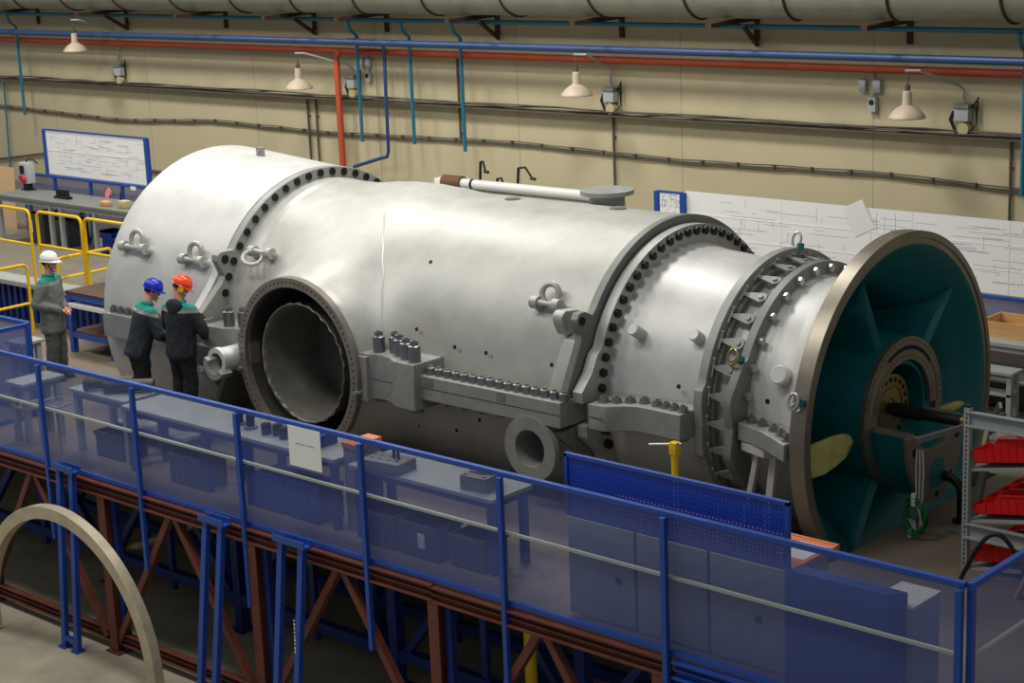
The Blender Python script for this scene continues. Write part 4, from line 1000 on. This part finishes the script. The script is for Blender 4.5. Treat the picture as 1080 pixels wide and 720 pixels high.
MB().box((-12.45, -.37, 2.30), (1.02, .6, .03)).build('lower_shelf', 'woodk', R, org=po); MB().box((-12.45, -.67, 2.26), (1.0, .03, .08)).build('shelf_rail', 'blue', R, org=po)
R = thing('small_fitting', 'small dark fittings cluster on the brown table beside the turbine', 'fitting', (-12.2, -.25, 2.89))
MB().cyl((0, 0, 0), (0, 0, .08), .04, seg=10).cyl((.08, 0, .05), (.2, .03, .08), .03, seg=10).build('body', 'boltd', R); MB().cyl((.2, .03, .0), (.2, .03, .12), .025, seg=8).build('stem', 'boltd', R)

# ------------------------------------------------------------------ pipes, duct and cables on the wall
def runpipe(name, label, pts, r, mt, cat='pipe', seg=12):
    m = MB().tube(pts, r, seg); a, b_ = V(pts[-2]), V(pts[-1])
    if name == 'conduit' and abs(a.z-b_.z) > .5:      # wall clips
        for t in (.25, .9):
            p = a.lerp(b_, t); m.box((p.x, (p.y+6.299)/2, p.z), (r*2.6, 6.298-p.y, .03))
    return single(m, name, mt, label, cat, pts[0])
D = thing('air_duct', 'fat grey spiral air duct with rusty bands running along the top of the wall', 'duct', (-12, 5.65, 6.28))
MB().cyl((-15, 0, .47), (14, 0, .47), .46, seg=40).build('tube', 'duct', D)
for k in range(18):
    x = -14+k*1.62; m = MB()
    m.tube([(x+.10*math.sin(t*.5+k), .468*math.cos(t), .47+.468*math.sin(t)) for t in [2*PI*i/32 for i in range(32)]], .022, 6, closed=True); m.build('band', 'rustband', D)
for i, x in enumerate((-23.6, -20.6, -17.6, -15.2, -13.4, -10.9, -8.4, -6.0, -3.6, -1.4)):
    R = thing('duct_bracket', 'dark duct bracket on the wall ' + ('left of the wall lamp farthest from the intake', 'just right of the wall lamp farthest from the intake', 'midway between the framed drawing and the red drop pipe', 'just left of the red drop pipe', 'above the first teal drop pipe beside the red one', 'right of the last of three teal drop pipes', 'above the lamp over the turbine middle', 'midway between the turbine lamp and the intake lamp', 'just left of the lamp above the teal intake', 'beyond the last lamp at the frame edge')[i], 'bracket', (x, 6.29, 5.9), 0, 'rusty duct brackets')
    MB().bar((0, 0, .35), (0, -1.15, .33), .09, .06).build('arm', 'rustband', R)
    if i % 2: MB().bar((0, 0, -.02), (.25, -.7, .30), .05, .05).build('brace', 'rustband', R)
    MB().box((0, -.02, .22), (.08, .03, .36)).build('wall_plate', 'rustband', R)
runpipe('teal_pipe', 'thin teal pipe running just under the air duct', [(-27, 5.85, 6.17), (2, 5.85, 6.17)], .035, 'pteal')
runpipe('blue_pipe', 'long blue pipe running along the upper wall', [(-27, 5.75, 5.81), (2, 5.75, 5.81)], .055, 'pblue')
runpipe('red_pipe', 'long red pipe running along the wall below the blue pipe', [(-27, 6.12, 5.62), (2, 6.12, 5.62)], .055, 'pred')
runpipe('red_drop_pipe', 'red pipe dropping down the wall behind the turbine flange', [(-14.42, 6.08, 5.60), (-14.42, 6.03, 5.5), (-14.42, 6.03, 2.7)], .055, 'pred')
for lb_, x, z in (('teal drop pipe on the wall at the walkway end', -24.0, 4.1), ('teal drop pipe on the wall right of the red drop pipe', -13.85, 4.12), ('teal drop pipe on the wall, middle one of the three above the turbine', -12.6, 4.15), ('teal drop pipe on the wall, last of the three above the turbine', -11.45, 4.1), ('teal drop pipe on the wall beyond the last lamp, at the frame edge', -1.83, 4.12)):
    runpipe('teal_drop_pipe', lb_, [(x, 5.80, 6.15), (x, 5.85, 6.0), (x, 5.99, 5.9), (x, 5.99, z)], .03, 'pteal')
runpipe('thin_drop_pipe', 'thin green drop pipe on the wall farthest from the turbine', [(-25.0, 6.2, 4.7), (-25.1, 6.2, 2.8)], .02, 'pteal')
runpipe('blue_drop_pipe', 'dark blue pipe dropping and turning sideways beside the teal drops', [(-14.0, 5.9, 5.83), (-13.3, 5.9, 5.82), (-13.22, 5.98, 5.8), (-13.20, 5.99, 5.7), (-13.23, 5.99, 4.0), (-13.27, 5.99, 3.9), (-13.45, 5.99, 3.86), (-14.1, 5.99, 3.68)], .03, 'pblue')
m = MB()
for k in range(5):
    rnd = random.Random(k); m.tube([(-27+29*i/60, 6.22-.03*(k % 3), 4.80+.014*k+.012*math.sin(i*.9+k*2)+rnd.uniform(-.008, .008)) for i in range(61)], .012, 6)
m.box((-12.5, 6.19, 4.785), (29, .18, .012)).box((-12.5, 6.10, 4.79), (29, .008, .025))
single(m, 'cable_tray', 'cable', 'dusty cable tray with bundled cables running along the wall', 'cable tray', (-12.5, 6.18, 4.77))
def cabz(x):
    K = ((-27, 4.2), (-25.4, 4.17), (-21, 4.07), (-18.1, 4.20), (-15, 4.14), (-10.7, 4.22), (-7.3, 4.14), (-3.9, 4.18), (-2, 4.10), (2, 4.15))
    for (a, za), (b_, zb) in zip(K[:-1], K[1:]):
        if a <= x <= b_: return za+(zb-za)*(x-a)/(b_-a)
    return 4.15
m = MB()
for k in range(3): m.tube([(-27+29*i/90, 6.26, cabz(-27+29*i/90)+.028*k+.006*math.sin(i*1.7+k)) for i in range(91)], .009, 6)
for i in range(46): x = -26.8+i*.62; m.box((x, 6.26, cabz(x)+.03), (.04, .05, .07))
single(m, 'wall_cable', 'cable', 'thin clipped cables running in a wavy line low on the wall', 'cable', (-12.5, 6.26, 4.1))
runpipe('conduit', 'thin grey conduit sloping up the wall behind the framed drawing', [(-26, 6.25, 3.0), (-23.5, 6.25, 3.32)], .022, 'cable'); runpipe('conduit', 'short thin conduit on the wall between framed drawing and turbine', [(-21.2, 6.25, 3.18), (-18.8, 6.25, 3.14)], .025, 'cable')
for lb_, x, z0, z1 in (('thin conduit dropping on the wall left of the red drop pipe', -15.5, 4.8, 3.4), ('second thin conduit dropping on the wall close to the red drop pipe', -15.28, 4.8, 3.4), ('thin conduit dropping from red pipe between teal drops', -11.8, 5.6, 4.2), ('thin conduit dropping below the third lamp', -8.6, 4.8, 3.4), ('thin conduit dropping at the frame edge beyond the last lamp', -2.13, 4.75, 3.4)):
    runpipe('conduit', lb_, [(x, 6.26, z0), (x, 6.26, z1)], .02, 'cable', seg=8)
def wall_lamp(x, z, bx, label):
    R = thing('wall_lamp', label, 'lamp', (bx, 6.28, 4.95))
    dx = x-bx; zz = z-4.95; y = -.75
    prof = [(0.0, .235), (.02, .232), (.06, .205), (.11, .16), (.15, .10), (.17, .062), (.34, .056), (.35, .03), (.36, .012)]
    m = MB(); seg = 28; vs = [[m.bm.verts.new((dx+r*math.cos(2*PI*i/seg), y+r*math.sin(2*PI*i/seg), zz+h)) for h, r in prof] for i in range(seg)]
    for i in range(seg):
        for j in range(len(prof)-1): m.bm.faces.new((vs[i][j], vs[(i+1) % seg][j], vs[(i+1) % seg][j+1], vs[i][j+1]))
    m.bm.faces.new([v[-1] for v in vs]); sh = m.build('shade', 'lampm', R, smooth=50)
    so = sh.modifiers.new('t', 'SOLIDIFY'); so.thickness = .006
    MB().cyl((dx, y, zz+.02), (dx, y, zz+.15), .05, seg=14).sphere((dx, y, zz+.06), .07, seg=14).build('bulb', 'white', R)
    MB().cyl((dx, y, zz+.35), (dx, y, zz+.42), .035, seg=12).tube([(dx, y, zz+.42), (dx+.01, y, zz+.5), (dx, y, zz+.58)], .012, 8).build('hanger', 'cable', R)
    MB().tube([(dx-.02, y-.02, zz+.60), (dx+.15, y+.04, zz+.60), (dx*.1, -.10, zz+.36), (0, -.06, zz+.30), (0, -.05, .05)], .018, 8).build('arm', 'greyl', R)
    MB().box((0, -.07, .12), (.20, .12, .17)).build('ballast_box', 'greybox', R, bevel=.01); MB().box((0, -.08, .23), (.22, .14, .05)).build('box_lid', 'flanged', R)
    MB().cyl((.02, -.03, -.06), (.02, -.12, -.06), .08, seg=18).build('round_box', 'sand', R)
    m = MB()
    for k in range(4): m.tube([(-.1-.02*k, -.05, .16), (-.16-.015*k, -.06, .05), (-.12, -.06, -.06-.02*k), (-.02, -.05, -.12)], .008, 6)
    for k in range(3): m.tube([(.1, -.04, .2), (.16+.02*k, -.05, .25+.05*k), (.18, -.05, .0), (.08, -.05, -.12)], .008, 6)
    m.build('cables', 'black', R); return R
wall_lamp(-21.3, 5.50, -20.9, 'dusty bell-shaped wall lamp farthest from the intake, above the framed drawing')
wall_lamp(-14.85, 5.02, -14.25, 'dusty bell-shaped wall lamp beside the red drop pipe')
wall_lamp(-8.68, 5.15, -8.6, 'dusty bell-shaped wall lamp above the middle of the turbine')
wall_lamp(-3.20, 5.08, -2.78, 'dusty bell-shaped wall lamp above the teal intake')
def boxes(x, label, lst):
    R = thing('switch_box', label, 'switch box', (x, 6.29, 5.2))
    for i, (dx, dz, w, h) in enumerate(lst): MB().box((dx, -.04, dz), (w, .08, h), bev=.008).build('box', 'greybox', R)
    MB().cyl((lst[-1][0], -.08, lst[-1][1]+.03), (lst[-1][0], -.095, lst[-1][1]+.03), .035, seg=16).build('socket', 'black', R)
    MB().cyl((lst[-1][0], -.02, lst[-1][1]), (lst[-1][0], -.02, .45), .012, seg=8).build('conduit', 'greyl', R); return R
boxes(-4.18, 'group of small white switch boxes on the wall left of the last lamp', [(-.10, .18, .10, .16), (.12, .18, .11, .17), (.02, .36, .10, .08), (.05, -.06, .12, .20)])
boxes(-13.95, 'small white switch boxes on the wall among the teal drop pipes', [(-.08, .22, .1, .14), (.08, .22, .1, .14), (.07, -.02, .09, .16)])

# ------------------------------------------------------------------ people
def ell(c, rx, ry, ax=None, n=14):
    """elliptical section: in the XY plane by default"""
    c = V(c); return [c+V((rx*math.cos(2*PI*i/n), ry*math.sin(2*PI*i/n), 0)) for i in range(n)]
def remesh(o, vox, it=6):
    r = o.modifiers.new('skin', 'REMESH'); r.mode = 'VOXEL'; r.voxel_size = vox; r.use_smooth_shade = True
    s = o.modifiers.new('soft', 'SMOOTH'); s.factor = .5; s.iterations = it; return o
def limb(m, pts, rad, seg=12):
    # tapered limb with rounded ends
    P = [V(p) for p in pts]; Q, R_ = [], []
    for i in range(len(P)-1):
        for k in range(5): t = k/5; Q.append(P[i].lerp(P[i+1], t)); R_.append(rad[i]*(1-t)+rad[i+1]*t)
    Q.append(P[-1]); R_.append(rad[-1]); m.tube(Q, R_, seg)
    m.sphere(P[0], rad[0], seg=12); m.sphere(P[-1], rad[-1], seg=12)
    for i in range(1, len(P)-1): m.sphere(P[i], rad[i], seg=12)
def person(label, loc, rz, h, bend, head_yaw, head_pitch, jacket, trousers, helmet, arms, yoke=1.40, feet=((.02, .10), (-.02, -.10)), hem=.78, hood=False, muffs=False, strap=False, print_=False):
    """local frame: faces +X, left is +Y; arms = per side (elbow, wrist) in upright torso coordinates"""
    R = thing('person', label, 'person', loc, rz); R.scale = (h/1.80,)*3
    HZ = .92; Rb = Matrix.Translation((0, 0, HZ)) @ Matrix.Rotation(bend, 4, 'Y') @ Matrix.Translation((0, 0, -HZ))
    T = lambda p: Rb @ V(p)
    neck = T((.0, 0, 1.48)); hc = T((.035, 0, 1.662))
    Rh = Matrix.Translation(hc) @ Matrix.Rotation(head_yaw, 4, 'Z') @ Matrix.Rotation(bend*.5+head_pitch, 4, 'Y')
    H = lambda p: Rh @ V(p)
    sh = {s: T((0, s*.185, 1.405)) for s in (-1, 1)}
    # body: head, neck, trunk, limbs and hands as one surface
    m = MB()
    m.tube([T((-.01, 0, 1.38)), neck, H((-.015, 0, -.06))], [.064, .058, .056], 14)
    n0 = len(m.bm.verts)
    m.sphere((0, 0, 0), .1, seg=24); m.bm.verts.ensure_lookup_table()
    for v in m.bm.verts[n0:]:
        p = v.co/.1; x, y, z = p
        fx_ = x*(.098 if x > 0 else .10); fy = y*.076; fz = z*.118
        if z < -.1: k = 1-.30*min(1, (-z-.1)); fy *= k; fx_ *= (1-.12*(-z)) if x > 0 else (1-.30*(-z))
        v.co = H((fx_, fy, fz))
    m.loft([[H((.085, -.012, .02)), H((.09, .0, .03)), H((.085, .012, .02))], [H((.105, -.013, -.012)), H((.118, 0, -.008)), H((.105, .013, -.012))], [H((.09, -.015, -.03)), H((.10, 0, -.034)), H((.09, .015, -.03))]])
    m.sphere(H((.088, 0, -.062)), .018, (1, 1.5, .6), seg=10); m.sphere(H((.078, 0, -.098)), .024, (1, 1.2, .9), seg=10)
    for s in (-1, 1): m.sphere(H((-.005, s*.078, -.005)), .03, (.6, .28, 1.0), seg=10)
    m.loft([[T(p) for p in ell((0, 0, z), a, b_)] for z, a, b_ in ((.90, .10, .15), (1.05, .09, .13), (1.25, .11, .16), (1.38, .09, .15), (1.44, .05, .07))])
    for s, (eb, wr) in arms.items():
        e, w = T(eb), T(wr)
        limb(m, [sh[s], e, w], [.05, .042, .030])
        d = (w-e).normalized(); up = V((0, 0, 1)); sd = d.cross(up).normalized()*(-s)  # thumb side
        if sd.length < .1: sd = V((0, -s, 0))
        pn = d.cross(sd).normalized()
        if pn.z > 0: pn = -pn
        palm = w+d*.055
        m.sphere(palm, .045, (1, 1, 1), seg=12) if False else m.tube([w, w+d*.04, w+d*.085], [.028, .036, .036], 12, sx=.6)
        for k, (off, ln_) in enumerate(((.030, .070), (.011, .080), (-.009, .075), (-.028, .060))):
            b0 = w+d*.085+sd*off
            m.tube([b0, b0+d*ln_*.45+pn*.008, b0+d*ln_*.8+pn*.028, b0+d*ln_*.85+pn*.05], [.0095, .009, .0085, .007], 8)
        m.tube([w+d*.03+sd*.03, w+d*.06+sd*.056+pn*.008, w+d*.09+sd*.062+pn*.024], [.012, .0105, .008], 8)
    for i, s in enumerate((1, -1)):
        fx_, fy = feet[i]; limb(m, [(0, s*.09, .9), (fx_*.5+.03, fy, .50), (fx_-.01, fy, .09)], [.075, .055, .04])
    remesh(m.build('body', 'skin', R), .0065, 3)
    # eyes
    m = MB()
    for s in (-1, 1): m.sphere(H((.088, s*.032, .012)), .010, seg=8)
    m.build('eyes', 'hair', R)
    m = MB()
    for s in (-1, 1): m.box(H((.097, s*.033, .033)), (.008, .03, .007), Rh.to_3x3().to_4x4())
    m.build('eyebrows', 'hair', R)
    # short hair under the helmet
    m = MB(); m.sphere((0, 0, 0), .1, seg=20); m.bm.verts.ensure_lookup_table()
    for v in m.bm.verts:
        x, y, z = v.co/.1; v.co = H((x*.103-.010, y*.081, z*.115+.018))
    bmesh.ops.delete(m.bm, geom=[v for v in m.bm.verts if (Rh.inverted() @ v.co).z < -.035 or (Rh.inverted() @ v.co).x > .035], context='VERTS'); m.build('hair', 'hair', R)
    # jacket
    m = MB()
    m.loft([[T(p) for p in ell((x, 0, z), a, b_)] for z, a, b_, x in ((hem, .150, .22, 0), (hem+.05, .160, .23, 0), (.95, .158, .218, .008), (1.10, .155, .212, .015), (1.25, .155, .225, .0), (1.36, .14, .228, -.005), (1.43, .11, .18, -.01), (1.485, .075, .085, -.01), (1.52, .068, .074, .0))])
    for s, (eb, wr) in arms.items():
        e, w = T(eb), T(wr); limb(m, [sh[s]-V((0, 0, .01)), e, w-(w-e).normalized()*.02], [.090, .076, .056])
    jm = jacket_mat('workwear_jacket', jacket, bend, HZ, yoke)
    jk = remesh(m.build('jacket', jm, R), .012, 5)
    cr = jk.modifiers.new('creases', 'DISPLACE'); tx = bpy.data.textures.new('cloth_folds', 'CLOUDS'); tx.noise_scale = .11; tx.noise_depth = 2; cr.texture = tx; cr.strength = .028; cr.mid_level = .5; cr.texture_coords = 'LOCAL'
    MB().torus(T((.0, 0, 1.50)), .075, .016, T((.0, 0, 2))-T((0, 0, 1)), seg=24).build('collar', jm, R)
    for s, (eb, wr) in arms.items():
        e, w = T(eb), T(wr); d = (w-e).normalized(); MB().cyl(w-d*.05, w-d*.005, .05, .046, seg=18).build('cuff', jm, R)
    if print_:
        m = MB()
        for k in range(7): m.box(T((-.152, .07-.022*k-.0, 1.40)), (.004, .014, .022), Rb.to_3x3().to_4x4())
        m.build('back_print', 'white', R)
    m = MB()
    m.loft([ell((0, 0, z), a, b_) for z, a, b_ in ((.74, .12, .165), (.84, .125, .175), (.94, .12, .165))])
    for i, s in enumerate((1, -1)):
        fx_, fy = feet[i]; limb(m, [(0, s*.09, .84), (fx_*.5+.025, fy, .50), (fx_-.015, fy, .10)], [.112, .094, .088])
    tr = remesh(m.build('trousers', trousers, R), .012, 5)
    cr = tr.modifiers.new('creases', 'DISPLACE'); cr.texture = tx; cr.strength = .03; cr.mid_level = .5; cr.texture_coords = 'LOCAL'
    for i, s in enumerate((1, -1)):
        fx_, fy = feet[i]; m = MB()
        m.loft([[V((fx_+x, fy+y, z)) for x, y in ((-.09*k, -.04*k), (.06, -.048*k), (.15*q, -.045*k), (.185*q, 0), (.15*q, .045*k), (.06, .048*k), (-.09*k, .04*k), (-.10*k, 0))] for z, k, q in ((0, 1, 1), (.03, 1.02, 1), (.07, .95, .8), (.11, .85, .42), (.16, .85, .38))])
        m.build('boot', 'boot', R, smooth=50)
    # helmet
    m = MB(); prof = [(.0, .120), (.03, .120), (.068, .110), (.100, .084), (.119, .050), (.127, .014)]
    rr = [[H((math.cos(2*PI*i/28)*r*1.08-.006, math.sin(2*PI*i/28)*r*.92, z+.045)) for i in range(28)] for z, r in prof]
    m.loft(rr, cap=False); m.bm.faces.new([v for v in m.bm.verts[-28:]]) if False else None
    m.bm.verts.ensure_lookup_table(); m.bm.faces.new(m.bm.verts[-28:])
    hm = m.build('helmet', helmet, R, smooth=60); so = hm.modifiers.new('shell', 'SOLIDIFY'); so.thickness = .005
    m = MB(); a = [H((math.cos(t)*.129-.006, math.sin(t)*.111, .047)) for t in [2*PI*i/28 for i in range(28)]]
    b_ = [H((math.cos(t)*(.137+.050*max(0, math.cos(t))**2)-.006, math.sin(t)*.119, .040-.012*max(0, math.cos(t)))) for t in [2*PI*i/28 for i in range(28)]]
    c_ = [p-(H((0, 0, 1))-H((0, 0, 0)))*.006 for p in b_]; d_ = [p-(H((0, 0, 1))-H((0, 0, 0)))*.012 for p in a]
    m.loft([a, b_, c_, d_], close=True); m.build('helmet_brim', helmet, hm, smooth=40)
    m = MB()
    for s in (-1, 0, 1): m.tube([H((x-.006, s*.03, .045+.130*math.sqrt(max(0, 1-(x/.136)**2))*(1-abs(s)*.03))) for x in (-.10, -.06, 0, .06, .10)], .006, 6)
    m.build('helmet_ridge', helmet, hm)
    if strap:
        m = MB()
        for s in (-1, 1): m.tube([H((.0, s*.088, .045)), H((.035, s*.080, -.03)), H((.062, s*.045, -.105)), H((.07, 0, -.125))], .006, 6)
        m.build('chin_strap', 'black', hm)
    if muffs:
        for s in (-1, 1): MB().cyl(H((-.01, s*.085, .0)), H((-.01, s*.115, .0)), .036, seg=16).build('ear_muff', 'yellow', hm)
    if hood:
        m = MB(); n0 = 0; m.sphere((0, 0, 0), .1, (1, 1, 1), seg=20)
        for v in m.bm.verts:
            x, y, z = v.co/.1; v.co = T((-.10+x*.058-.02*max(0, -z), y*.135*(1-.35*max(0, -z)), 1.462+z*.085-.05*max(0, -z)))
        m.build('hood', MAT['navyh'], R, smooth=80)
    return R
person('man in white hard hat and grey workwear with teal shoulders watching, hands at his belt', (-11.78, -1.70, FZ), math.radians(28), 1.71, .0, .10, .06, (.40, .41, .41), 'greytr', 'hwhite',
       {-1: ((-.07, -.29, 1.13), (.19, -.10, 1.02)), 1: ((-.05, .30, 1.13), (.20, .03, 1.03))}, yoke=1.42, hem=.69, strap=True)
person('worker in blue hard hat and navy jacket bending toward the turbine, back turned', (-8.83, -2.47, 2.162), math.radians(72), 1.65, .30, -.35, .25, (.085, .125, .16), 'navy', 'hblue',
       {-1: ((.14, -.30, 1.15), (.40, -.20, 1.10)), 1: ((.10, .30, 1.15), (.38, .22, 1.05))}, yoke=1.41, print_=True)
person('worker in orange hard hat and navy hooded jacket looking down at the flange, back turned', (-8.06, -2.42, 2.26), math.radians(100), 1.65, .06, -.75, .50, (.075, .10, .125), 'navy', 'horange',
       {-1: ((.08, -.30, 1.15), (.30, -.13, 1.02)), 1: ((.08, .30, 1.16), (.33, .20, 1.08))}, yoke=1.42, hood=True, muffs=True)

R = thing('work_step_upper', 'upper narrow tread of the grey step under the worker in the orange hard hat', 'step', (-8.06, -2.42, FZ+.16))
MB().box((0, 0, .08), (.5, .45, .03)).build('tread', 'greyl', R)
for sx in (-1, 1): MB().box((sx*.22, 0, .032), (.03, .4, .065)).build('runner', 'greyl', R)
R = thing('work_step', 'low grey steel step under the feet of the two workers at the turbine', 'step', (-8.30, -2.50, FZ))
MB().box((0, -.05, .14), (1.35, .56, .04)).build('tread', 'greyl', R)
for sx in (-1, 1):
    for sy in (-1, 1): MB().box((sx*.62, sy*.21-.05, .06), (.05, .05, .12)).build('leg', 'greyl', R)

# ------------------------------------------------------------------ light: rows of high bay lamps under the hall roof
def area(loc, power, size, col=(1, .95, .86), rot=(0, 0, 0)):
    l = bpy.data.lights.new('bay_light', 'AREA'); l.energy = power; l.shape = 'DISK'; l.size = size; l.color = col
    o = bpy.data.objects.new('bay_light', l); o.location = loc; o.rotation_euler = rot; COL.objects.link(o); return o
for x in (-22, -16, -10.5, -5.5):
    area((x, 1.2, 11.0), 310, 1.7, (1, .97, .91))
for x in (-18, -12, -7, -2.5):
    area((x, -6.5, 12.5), 250, 2.2, (1, .97, .91))
w = bpy.data.worlds.new('hall_air'); SC.world = w; w.use_nodes = True
bg = w.node_tree.nodes['Background']; bg.inputs[0].default_value = (.92, .96, 1, 1); bg.inputs[1].default_value = .23

# ------------------------------------------------------------------ camera
f = 1896.3; yaw, pit, roll = -.745, .2388, -.0416
cam = bpy.data.cameras.new('camera'); co_ = bpy.data.objects.new('camera', cam); COL.objects.link(co_)
fw = V((math.sin(yaw)*math.cos(pit), math.cos(yaw)*math.cos(pit), -math.sin(pit))); rt = V((math.cos(yaw), -math.sin(yaw), 0)); up = rt.cross(fw)
r2 = rt*math.cos(roll)+up*math.sin(roll); u2 = up*math.cos(roll)-rt*math.sin(roll)
M = Matrix((r2, u2, -fw)).transposed().to_4x4(); M.translation = V((8.495, -14.719, 7.933))
co_.matrix_world = M; cam.sensor_width = 36; cam.lens = f/1080*36; cam.clip_end = 200
SC.camera = co_
SC.view_settings.view_transform = 'Standard'; SC.view_settings.look = 'None'; SC.view_settings.gamma = 1; SC.view_settings.use_curve_mapping = False
SC.view_settings.exposure = .15
